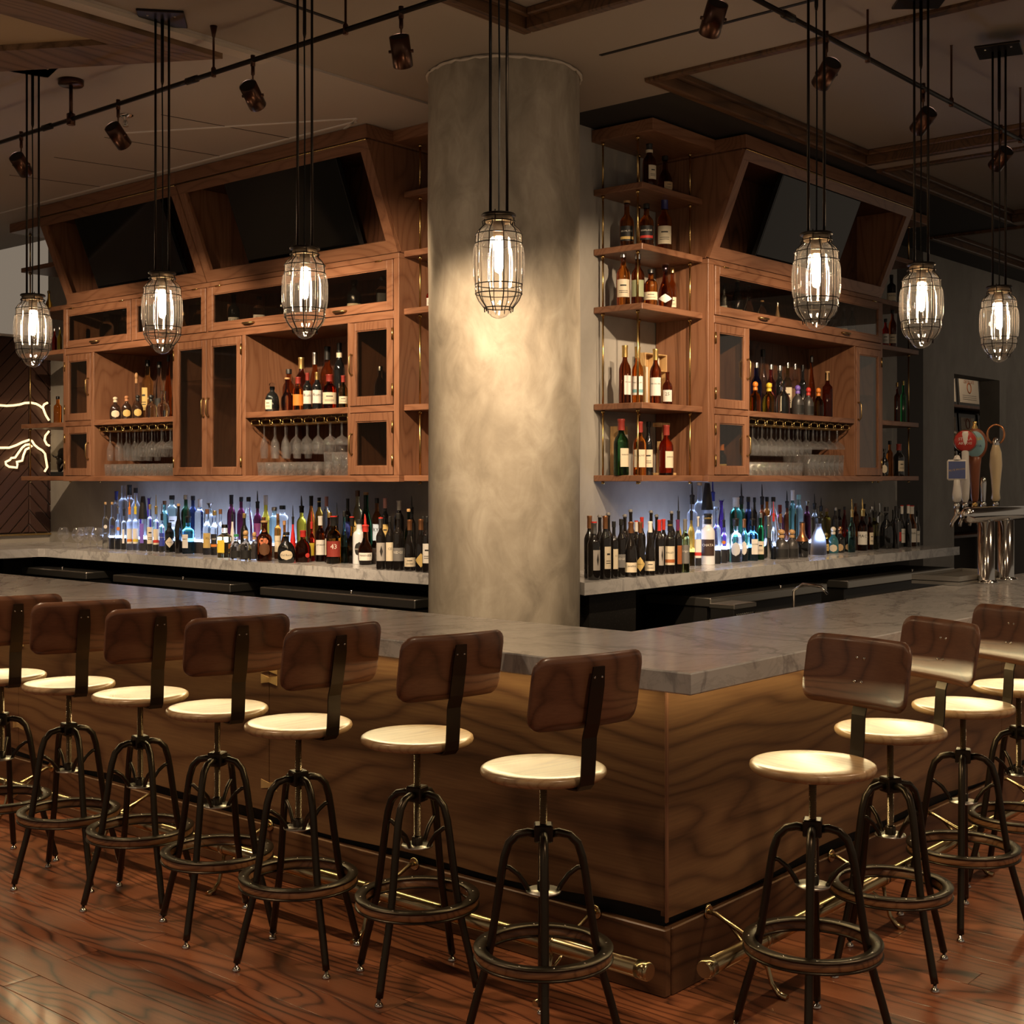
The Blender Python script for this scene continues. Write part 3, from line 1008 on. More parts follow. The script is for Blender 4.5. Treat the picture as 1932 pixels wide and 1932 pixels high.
# ---- tilted television cabinets
def tv_cabinet(side, s0, s1, d0, lab, depth, end_l, end_r):
    """front leans out from (0, 3.0) to (-.26, 3.635)"""
    r = run_root(side, 'television_cabinet', lab, 'cabinet', s0, d0, 3.0)
    w_ = s1 - s0
    B_ = Vector((0, 0., .002)); T_ = Vector((0, -.26, .635))
    t = (T_ - B_).normalized(); ln = (T_ - B_).length; n = Vector((0, -t.z, t.y))   # outward normal
    def quad_board(u0, u1, q0, q1, d0_, d1_):
        v = []
        for u in (u0, u1):
            for q in (q0, q1):
                for dd in (d0_, d1_):
                    v.append(B_ + Vector((u, 0, 0)) + t * q + n * dd)
        f = [(0, 1, 3, 2), (4, 6, 7, 5), (0, 4, 5, 1), (2, 3, 7, 6), (0, 2, 6, 4), (1, 5, 7, 3)]
        return v, f
    fw = .078
    MB().add(*quad_board(.003, w_ - .003, .0, fw, -.02, .006)).build('front_rail', 'walnut_x', r)
    MB().add(*quad_board(.003, w_ - .003, ln - fw * .8, ln, -.02, .006)).build('front_rail', 'walnut_x', r)
    MB().add(*quad_board(.003, fw, fw, ln - fw * .8, -.02, .0055)).build('front_stile', 'walnut_z', r)
    MB().add(*quad_board(w_ - fw, w_ - .003, fw, ln - fw * .8, -.02, .0055)).build('front_stile', 'walnut_z', r)
    MB().tube([B_ + Vector((.01, 0, 0)) + t * (ln + .003) + n * .004, B_ + Vector((w_ - .01, 0, 0)) + t * (ln + .003) + n * .004], .004, 6).build('brass_bead', 'brass', r)
    for (a, b_) in ((0., .028), (w_ - .028, w_)):
        poly = [(.0 + .022, .002), (depth, .002), (depth, .635), (-.238, .635)]
        v = [(a, p, q) for p, q in poly] + [(b_, p, q) for p, q in poly]
        f = [(0, 1, 2, 3), (7, 6, 5, 4), (0, 4, 5, 1), (1, 5, 6, 2), (2, 6, 7, 3), (3, 7, 4, 0)]
        MB().add(v, f).build('side_panel', 'walnut_z', r)
    MB().box(.028, w_ - .028, .02, depth, .002, .022).build('bottom_board', 'walnut_x', r)
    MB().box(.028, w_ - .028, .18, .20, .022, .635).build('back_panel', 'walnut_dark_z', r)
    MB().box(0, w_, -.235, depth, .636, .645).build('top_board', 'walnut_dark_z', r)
    MB().cbox(-.002 if end_l else 0, w_ + (.002 if end_r else 0), -.272, depth, .645, .726, .003).build('crown', 'walnut_x', r)
    # television, its own thing
    tw, th = 1.12, .635
    c = B_ + Vector((w_ / 2, 0, 0)) + t * (ln * .54) - n * .085
    return r, c, t, n, tw, th


def television(side, root, geo, lab):
    r, c, t, n, tw, th = geo
    M_ = Matrix.Translation(r.location) @ Matrix.Rotation(r.rotation_euler.z, 4, 'Z')
    base = c - t * (th / 2)
    o = thing('television', lab, 'television', tuple(M_ @ base), r.rotation_euler.z)
    def B2(u0, u1, q0, q1, d0_, d1_):
        v = []
        for u in (u0, u1):
            for q in (q0, q1):
                for dd in (d0_, d1_):
                    v.append(Vector((u, 0, 0)) + t * q + n * dd)
        return v, [(0, 1, 3, 2), (4, 6, 7, 5), (0, 4, 5, 1), (2, 3, 7, 6), (0, 2, 6, 4), (1, 5, 7, 3)]
    MB().add(*B2(-tw / 2, tw / 2, 0, th, -.03, 0)).build('casing', 'tv_bezel', o)
    MB().add(*B2(-tw / 2 + .012, tw / 2 - .012, .018, th - .012, 0, .0015)).build('screen', 'screen_black', o)
    MB().add(*B2(-.15, .15, .2, th - .2, -.075, -.03)).build('wall_mount', 'dark_steel', o)


g1 = tv_cabinet('L', -9.50, -7.702, 5.67, 'leaning walnut television cabinet at the left end above the long cabinet', .52, True, False)
g2 = tv_cabinet('L', -7.698, -5.79, 5.67, 'leaning walnut television cabinet nearest the column on the left side', .52, False, True)
g3 = tv_cabinet('R', 7.075, 9.50, 4.48, 'leaning walnut television cabinet right of the column', .395, True, True)
television('L', None, g1, 'blank flat television tilted in the leftmost walnut cabinet')
television('L', None, g2, 'blank flat television tilted in the cabinet left of the column')
television('R', None, g3, 'blank flat television tilted in the cabinet right of the column')
part_box('side_panel', 'walnut_z', g1[0], -.08, 0., .03, .52, .0, .635)


# ---- open shelf units on brass rods
def shelf_unit(side, s0, s1, d0, d1, lab, rods, levels=(3.372, 3.011, 2.66, 2.075, 1.645), crown=True):
    r = run_root(side, 'open_shelf_unit', lab, 'shelf', s0, d0, 1.60)
    w_ = s1 - s0; dp = d1 - d0
    for z in levels:
        MB().cbox(0, w_, 0, dp, z - .037 - 1.6, z - 1.6, .003).build('shelf_board', 'walnut_x', r)
    if crown:
        MB().cbox(-.02, w_, -.09, dp, 3.655 - 1.6, 3.728 - 1.6, .003).build('crown_board', 'walnut_x', r)
    lv = sorted(levels)
    for (u, q) in rods:
        zt = 3.655 if crown else lv[-1] - .037
        zs = [lv[0] - .037 - .016] + [z for z in lv] + [zt]
        for i in range(len(zs) - 1):
            a = zs[0] if i == 0 else zs[i]
            b_ = zs[i + 1] - .037 if i + 1 < len(zs) - 1 else zt
            if i == 0:
                MB().tube([(u, q, a - 1.6), (u, q, lv[0] - .037 - 1.6)], .010, 10).build('rod_foot', 'brass', r)
                continue
            g_ = MB().tube([(u, q, a - 1.6), (u, q, b_ - 1.6)], .0062, 8)
            g_.tube([(u, q, b_ - 1.6 - .017), (u, q, b_ - 1.6)], .0115, 10)
            g_.build('brass_rod', 'brass', r)
    return r
shelf_unit('R', 6.42, 7.073, 4.52, YR - .002, 'open walnut shelves on brass rods between column and right cabinet', ((.04, .06), (.03, .31), (.60, .06), (.42, .32)))
shelf_unit('L', -5.788, -5.05, 5.71, XL - .002, 'open walnut shelves on brass rods between left cabinet and column', ((.09, .05), (.6, .05), (.09, .44)))
shelf_unit('L', -10.30, -9.583, 5.71, XL - .002, 'open walnut shelves on brass rods at the far left end', ((.06, .05), (.06, .42), (.50, .43)))
shelf_unit('R', 9.538, 10.28, 4.52, YR - .002, 'open walnut shelves on brass rods at the far right end', ((.66, .05), (.03, .06), (.66, .31)))


# ---- stemware racks under the niche shelves
def rack(side, s0, s1, d0, z, n, dep, lab):
    r = run_root(side, 'stemware_rack', lab, 'glass rack', s0, d0, z)
    w_ = s1 - s0
    p_ = w_ / n
    hw, hh = p_ * .40, .017
    mb = MB()
    ov = []
    for k in range(20):
        a = 2 * PI * k / 20
        ca, sa = math.cos(a), math.sin(a)
        ov.append(((hw - hh) * (1 if ca > 0 else -1) * min(1, abs(ca) * 3) + hh * ca, 0, -.030 + hh * sa))
    mb.tube(ov, .0042, 6, closed=True)
    for sx in (-1, 1):
        mb.tube([(sx * (hw - .01), 0, -.030 - hh), (sx * (hw - .01), dep, -.030 - hh)], .0042, 6)
        mb.tube([(sx * (hw - .01), dep * .85, -.030 - hh), (sx * (hw - .01), dep * .85, 0)], .004, 6)
    mb.tube([(0, .0, -.030 + hh), (0, .0, 0)], .004, 6)
    me = mb.mesh('rail')
    for k in range(n):
        mobj('rail', me, 'brass', r, loc=(p_ * (k + .5), 0, 0))
    return r
rack('L', -9.12, -8.13, 5.70, 2.036, 9, .36, 'brass stemware rack under the shelf of the left niche')
rack('L', -7.26, -6.27, 5.70, 2.036, 9, .36, 'brass stemware rack under the shelf of the niche near the column')
rack('R', 7.59, 9.05, 4.51, 2.030, 12, .34, 'brass stemware rack under the shelf of the right cabinet')

# display steps behind the front bottles
def step(side, s0, s1, d0, d1, lit, lab):
    r = run_root(side, 'display_step', lab, 'display step', s0, d0, CT)
    if lit:
        MB().cbox(0, s1 - s0, 0, d1 - d0, .085, .10, .003).build('acrylic_top', 'led_acrylic', r)
        MB().box(0, s1 - s0, .004, d1 - d0, .0, .085).build('body', 'step_dark', r)
    else:
        MB().cbox(0, s1 - s0, 0, d1 - d0, 0, .10, .003).build('body', 'step_dark', r)
step('L', -9.30, -7.25, 5.90, XL - .003, True, 'glowing blue white acrylic bottle step on the left counter')
step('L', -7.245, -5.30, 5.90, XL - .003, False, 'dark bottle step on the left counter beside the column')
step('R', 6.72, 8.95, 4.65, YR - .003, True, 'glowing blue white acrylic bottle step on the right counter')
step('R', 8.955, 10.5, 4.65, YR - .003, False, 'dark bottle step at the far end of the right counter')

# ================================================================ BOTTLES
PROF = {
    'bord': [(0, 0), (.93, 0), (1, .015), (1, .60), (.97, .64), (.80, .69), (.52, .735), (.41, .77), (.37, .81), (.36, .97), (.40, .972), (.40, 1), (0, 1)],
    'burg': [(0, 0), (.94, 0), (1, .015), (1, .38), (.93, .48), (.74, .58), (.52, .67), (.40, .74), (.35, .8), (.35, .97), (.39, .972), (.39, 1), (0, 1)],
    'liq': [(0, 0), (.94, 0), (1, .02), (1, .54), (.97, .60), (.82, .66), (.54, .71), (.41, .75), (.37, .8), (.37, .97), (.42, .972), (.42, 1), (0, 1)],
    'tall': [(0, 0), (.95, 0), (1, .012), (1, .64), (.95, .68), (.75, .71), (.5, .735), (.42, .76), (.40, .80), (.40, 1), (0, 1)],
    'sq': [(0, 0), (.9, 0), (.95, .012), (.95, .62), (.90, .66), (.62, .70), (.42, .73), (.38, .76), (.38, 1), (0, 1)],
    'hex': [(0, 0), (.95, 0), (1, .02), (1, .62), (.9, .70), (.6, .78), (.45, .82), (.42, .88), (.42, 1), (0, 1)],
    'gin': [(0, 0), (.88, 0), (.94, .015), (.90, .45), (1, .58), (.92, .66), (.60, .72), (.42, .76), (.40, .82), (.40, 1), (0, 1)],
    'squat': [(0, 0), (.92, 0), (1, .03), (1, .36), (.94, .48), (.74, .58), (.44, .65), (.34, .69), (.33, .80), (.36, .82), (0, .82)],
    'squatneck': [(0, 0), (.92, 0), (1, .02), (1, .18), (.9, .26), (.5, .36), (.25, .44), (.20, .5), (.20, .88), (.23, .89), (0, .89)],
    'flask': [(0, 0), (.80, 0), (.92, .03), (1, .16), (1, .36), (.92, .50), (.68, .62), (.38, .68), (.30, .73), (.30, .86), (.33, .87), (0, .87)],
    'bell': [(0, 0), (.95, 0), (1, .03), (.94, .30), (.82, .48), (.56, .64), (.38, .74), (.34, .8), (.34, 1), (0, 1)],
    'jug': [(0, 0), (.93, 0), (1, .02), (1, .60), (.98, .66), (.8, .72), (.52, .75), (.44, .78), (.42, .84), (.42, .97), (.46, .975), (.46, 1), (0, 1)],
    'dec': [(0, 0), (.66, 0), (.82, .02), (.97, .16), (1, .28), (.93, .42), (.68, .54), (.44, .62), (.36, .69), (.34, .76), (.34, .97), (.38, .975), (.38, 1), (0, 1)],
    'cone': [(0, 0), (.95, 0), (1, .012), (1, .56), (.95, .60), (.7, .66), (.45, .74), (.36, .80), (.34, .9), (0, .9)],
    'syrup': [(0, 0), (.95, 0), (1, .012), (1, .50), (.93, .56), (.62, .64), (.45, .72), (.42, .80), (.42, 1), (0, 1)],
    'shaker': [(0, 0), (.94, 0), (1, .01), (1, .46), (1.04, .465), (1.04, .52), (1, .525), (1, .76), (.94, .78), (.90, .80), (.88, .98), (.84, 1), (0, 1)],
}
POW = {'sq': 5., 'shaker': 2.}
LBL = {'bord': (.17, .52), 'burg': (.09, .36), 'liq': (.15, .48), 'tall': (.16, .52), 'sq': (.16, .54), 'hex': (.16, .52), 'gin': (.12, .40), 'squat': (.06, .34),
       'squatneck': (.04, .18), 'flask': (.10, .42), 'bell': (.08, .30), 'jug': (.18, .5), 'dec': (.12, .32), 'cone': (.14, .5), 'syrup': (.10, .44), 'shaker': (.1, .4)}
NECK = {k: (v[-2][0] if v[-2][0] > 0 else .36) for k, v in PROF.items()}
TOPZ = {k: v[-1][1] for k, v in PROF.items()}
UB = {}


def rad_at(ty, z):
    p = PROF[ty]
    for (r0, z0), (r1, z1) in zip(p, p[1:]):
        if z0 <= z <= z1 and z1 > z0:
            return r0 + (r1 - r0) * (z - z0) / (z1 - z0)
    return 1.


def sup(a, pw):
    return 1. if pw == 2. else (abs(math.cos(a)) ** pw + abs(math.sin(a)) ** pw) ** (-1 / pw)


def unit_body(ty):
    k = ('b', ty)
    if k not in UB:
        UB[k] = MB().lathe(PROF[ty], 20 if ty != 'hex' else 8, power=POW.get(ty, 2.), sy=.62 if ty == 'flask' else 1., smooth=ty != 'hex').mesh('bottle_glass')
    return UB[k]


def unit_label(ty, shape, z0, z1, a0, a1):
    """patch lying just outside the body, centred on -y"""
    k = ('l', ty, shape, round(z0, 3), round(z1, 3), round(a0, 2), round(a1, 2))
    if k in UB:
        return UB[k]
    pw = POW.get(ty, 2.); sy = .62 if ty == 'flask' else 1.
    nu, nv = 10, (8 if shape in ('oval', 'diamond', 'dot') else 3)
    v = []; f = []
    for j in range(nv + 1):
        q = j / nv
        if shape in ('oval', 'dot'):
            wq = math.sqrt(max(0., 1 - (2 * q - 1) ** 2))
        elif shape == 'diamond':
            wq = 1 - abs(2 * q - 1)
        else:
            wq = 1.
        z = z0 + (z1 - z0) * q
        r = rad_at(ty, z) * 1.012 + .004
        for i in range(nu + 1):
            a = -PI / 2 + ((a0 + a1) / 2 + (a1 - a0) / 2 * (2 * i / nu - 1) * wq)
            rr = r * sup(a, pw)
            v.append((rr * math.cos(a), rr * math.sin(a) * sy, z))
    for j in range(nv):
        for i in range(nu):
            o = j * (nu + 1) + i
            f.append((o, o + 1, o + nu + 2, o + nu + 1))
    UB[k] = MB().add(v, f, True).mesh('label')
    return UB[k]


def unit_text(ty, txt, zc, a0, a1, asp):
    k = ('t', ty, txt, round(zc, 3), round(a0, 2), round(a1, 2), round(asp, 2))
    if k in UB:
        return UB[k]
    vs, fs = text_mesh(txt)
    pw = POW.get(ty, 2.); sy = .62 if ty == 'flask' else 1.
    v = []
    for x, y in vs:
        a = -PI / 2 + (a0 + a1) / 2 + x * (a1 - a0)
        z = zc + y * (a1 - a0) * asp
        r = (rad_at(ty, zc) * 1.03 + .008) * sup(a, pw)
        v.append((r * math.cos(a), r * math.sin(a) * sy, z))
    UB[k] = MB().add(v, fs).mesh('lettering')
    return UB[k]


CAPS = {  # kind -> (shape, material)
    'cork': ('plug', 'cap_cork'), 'corktall': ('tall', 'cap_cork'), 'black': ('plain', 'cap_black'), 'blacktall': ('tall', 'cap_black'), 'gold': ('plain', 'cap_goldmetal'),
    'goldtall': ('tall', 'cap_goldmetal'), 'silver': ('plain', 'cap_silvermetal'), 'silvertall': ('tall', 'cap_silvermetal'), 'silverred': ('tall2', 'cap_silvermetal'),
    'red': ('tall', 'cap_red'), 'maroon': ('tall', 'cap_maroon'), 'white': ('tall', 'cap_white'), 'whitered': ('tall2', 'cap_white'), 'whiteneck': ('tall', 'cap_white'),
    'orange': ('tall', 'cap_coppermetal'), 'copper': ('tall', 'cap_coppermetal'), 'brown': ('plain', 'cap_brown'), 'green': ('plain', 'cap_green'), 'pink': ('tall', 'cap_pink'),
    'blackred': ('tall2', 'cap_black'), 'blackgold': ('tallg', 'cap_black'), 'blackband': ('plain', 'cap_black'), 'blackcream': ('tallc', 'cap_black'), 'striped': ('plain', 'cap_black'),
    'bluetall': ('tall', 'cap_blue'), 'navytall': ('tall', 'cap_navy'), 'orangetall': ('tall', 'cap_orange'), 'grey': ('tall', 'cap_grey'), 'plum': ('tall', 'cap_plum'),
    'aqua': ('plain', 'cap_aqua'), 'clear': ('plug', 'cap_glass'), 'clearflare': ('flare', 'cap_glass'), 'silverflare': ('flare', 'cap_silvermetal'), 'stopper': ('mush', 'cap_grey'),
    'ballcork': ('ball', 'cap_cork'), 'ballwood': ('ball', 'cap_wood'), 'ballglass': ('ball', 'cap_glass'), 'ballcream': ('ball', 'cap_cream'), 'ballcopper': ('ball', 'cap_coppermetal'),
    'ballorange': ('ball', 'cap_orange'), 'ballyellow': ('ball', 'cap_yellow'), 'ballviolet': ('ball', 'cap_violet'), 'ballred': ('ball', 'cap_red'), 'blueball': ('ballc', 'cap_cream'),
    'orangeball': ('ballc', 'cap_copper'), 'blackball': ('ball', 'cap_black'), 'blackcone': ('cone', 'cap_black'), 'coppercone': ('ccone', 'cap_coppermetal'), 'blackwide': ('plain', 'cap_black'),
    'spout': ('spout', 'cap_silvermetal'), 'spoutblack': ('spout', 'cap_black'), 'spoutgold': ('spout', 'cap_goldmetal'), 'spoutred': ('spout', 'cap_red'),
    'spoutorange': ('spout', 'cap_orange'), 'spoutyellow': ('spout', 'cap_yellow'), 'spoutblue': ('spout', 'cap_blue'),
}


def unit_cap(shape, n, tz):
    k = ('c', shape, round(n, 2), round(tz, 2))
    if k in UB:
        return UB[k]
    mb = MB(); c = n * 1.12
    if shape == 'plain':
        mb.lathe([(c, .90), (c, .995), (c * .92, 1.006), (0, 1.006)], 14)
    elif shape in ('tall', 'tall2', 'tallg', 'tallc'):
        mb.lathe([(c * 1.02, .80), (c * .98, .965), (c * 1.08, .967), (c * 1.08, 1.0), (c, 1.005), (0, 1.005)], 14)
    elif shape == 'plug':
        mb.lathe([(n * .8, tz - .01), (n * .8, tz + .005), (n * 1.15, tz + .006), (n * 1.15, tz + .045), (n, tz + .055), (0, tz + .055)], 14)
    elif shape in ('ball', 'ballc'):
        zc = (1 + tz) / 2; hz = (1 - tz) / 2 + .012
        mb.lathe([(0, zc - hz)] + [(n * 1.35 * math.sin(t * PI / 8), zc - hz * math.cos(t * PI / 8)) for t in range(1, 8)] + [(0, zc + hz)], 14)
        mb.lathe([(n * 1.12, tz - .10), (n * 1.12, tz - .005), (0, tz)], 14)
    elif shape == 'spout':
        mb.lathe([(n * 1.1, .86), (n * 1.1, 1.0), (n * 1.28, 1.0), (n * 1.28, 1.035), (n * .6, 1.05), (0, 1.05)], 14)
        mb.tube([(0, 0, 1.04), (0, 0, 1.12), (-.05, 0, 1.17), (-.16, 0, 1.215)], [.20, .16, .15, .13], 7)
    elif shape == 'flare':
        mb.lathe([(n * .9, .90), (n * .95, .95), (n * 1.8, 1.01), (n * 1.85, 1.03), (0, 1.03)], 14)
    elif shape == 'mush':
        mb.lathe([(n * 1.0, .985), (n * .8, 1.0), (n * 1.35, 1.01), (n * 1.35, 1.022), (n * .7, 1.045), (0, 1.05)], 14)
    elif shape == 'cone':
        mb.lathe([(1.02, .58), (1.02, .60), (.5, .97), (.42, 1.0), (0, 1.0)], 18)
    elif shape == 'ccone':
        mb.lathe([(.98, .46), (.70, .55), (.46, .63), (.40, .72), (.36, .8), (.36, 1.0), (0, 1.005)], 18)
    UB[k] = mb.mesh('cap')
    return UB[k]


def bottle(side, s, d, z, h, r, ty, gl, cap, lab, label, cat, text='', group=None):
    root = run_root(side, {'bottle': 'liquor_bottle', 'wine bottle': 'wine_bottle', 'pourer': 'juice_pourer', 'shaker': 'cocktail_shaker'}[cat], label, cat, s, d, z, group)
    # turn the label towards the room
    wx, wy = root.location.x, root.location.y
    root.rotation_euler = (0, 0, math.atan2(wy, wx) - PI / 2)
    sh = CAPS.get(cap, (None, None))
    hb = h / 1.205 if sh[0] == 'spout' else h
    S = (r, r, hb)
    mobj('glass_body' if gl not in ('steel', 'white', 'cream', 'redplastic') else 'body', unit_body(ty), 'glass_' + gl, root, scale=S)
    n = NECK[ty]; tz = TOPZ[ty]
    if sh[0]:
        co = mobj('cap', unit_cap(sh[0], n, tz), sh[1], root, scale=S)
        extra = {'tall2': 'cap_red', 'tallg': 'cap_goldmetal', 'tallc': 'cap_cream'}.get(sh[0])
        if extra:
            k = ('cb', sh[0], round(n, 2))
            if k not in UB:
                a, b_ = ((.985, 1.009) if sh[0] == 'tall2' else (.90, .93) if sh[0] == 'tallg' else (.79, .86))
                UB[k] = MB().lathe([(n * 1.22, a), (n * 1.23, (a + b_) / 2), (n * 1.22, b_), (0, b_)], 14).mesh('cap_band')
            ob = mobj('cap_band', UB[k], extra, co)
        if cap in ('blackcone',) or sh[0] == 'ballc':
            pass
    if lab:
        shape, colr = lab.split(':')
        stripe = None
        if '+' in colr:
            colr, stripe = colr.split('+')
        z0, z1 = LBL[ty]
        a0, a1 = -1.05, 1.05
        ls = 'rect'
        if shape == 'side': a0, a1 = -.75, .1
        elif shape == 'edge': a0, a1 = -1.25, -.05
        elif shape == 'edgeR': a0, a1 = -.1, 1.3
        elif shape == 'low': z1 = z0 + (z1 - z0) * .66; a0, a1 = -1.15, 1.15
        elif shape == 'oval': ls = 'oval'; a0, a1 = -.75, .75
        elif shape == 'seal': ls = 'oval'; a0, a1 = .3, .9; z0, z1 = z0 + .05, z0 + .2
        elif shape == 'diamond': ls = 'diamond'; a0, a1 = -1.1, 1.1
        elif shape == 'dot': ls = 'dot'; a0, a1 = -.55, .55; zc = .50; z0, z1 = zc - .045, zc + .045
        lo = mobj('label', unit_label(ty, ls, z0, z1, a0, a1), 'print_' + colr, root, scale=S)
        if stripe:
            mobj('label_stripe', unit_label(ty, 'stripe', z0 + (z1 - z0) * .12, z0 + (z1 - z0) * .30, a0 - .0, a1), 'print_' + stripe, lo, scale=(1.008, 1.008, 1))
        elif shape in ('band', 'low', 'edge', 'edgeR') and not text and colr in ('white', 'cream', 'gold', 'tan', 'grey'):
            k = ('rule', ty, round(z0, 3), round(z1, 3), a0, a1)
            am = (a0 + a1) / 2; aw = (a1 - a0) / 2 * .62
            for q0, q1 in ((.62, .70), (.34, .37), (.24, .27)):
                mobj('printed_line', unit_label(ty, 'rule', z0 + (z1 - z0) * q0, z0 + (z1 - z0) * q1, am - aw * (.7 if q0 > .5 else 1), am + aw * (.7 if q0 > .5 else 1)), 'ink' if colr != 'grey' else 'ink_pale', lo, scale=(1.01, 1.01, 1))
        elif colr == 'photo':
            mobj('printed_picture', unit_label(ty, 'diamond', z0 + (z1 - z0) * .2, z0 + (z1 - z0) * .85, a0 * .6 + a1 * .4, a0 * .3 + a1 * .7), 'ink', lo, scale=(1.01, 1.01, 1))
        if text:
            dark = colr in ('black', 'grey', 'darkbrown', 'blue', 'maroon')
            am = (a0 + a1) / 2; aw = (a1 - a0) / 2 * (.8 if shape != 'diamond' else .45)
            if len(text) <= 2: aw *= .5
            zc = z0 + (z1 - z0) * (.66 if shape not in ('oval', 'diamond') else .5)
            mobj('lettering', unit_text(ty, text, zc, am - aw, am + aw, r / hb), 'ink_pale' if dark else 'ink', lo)
    return root

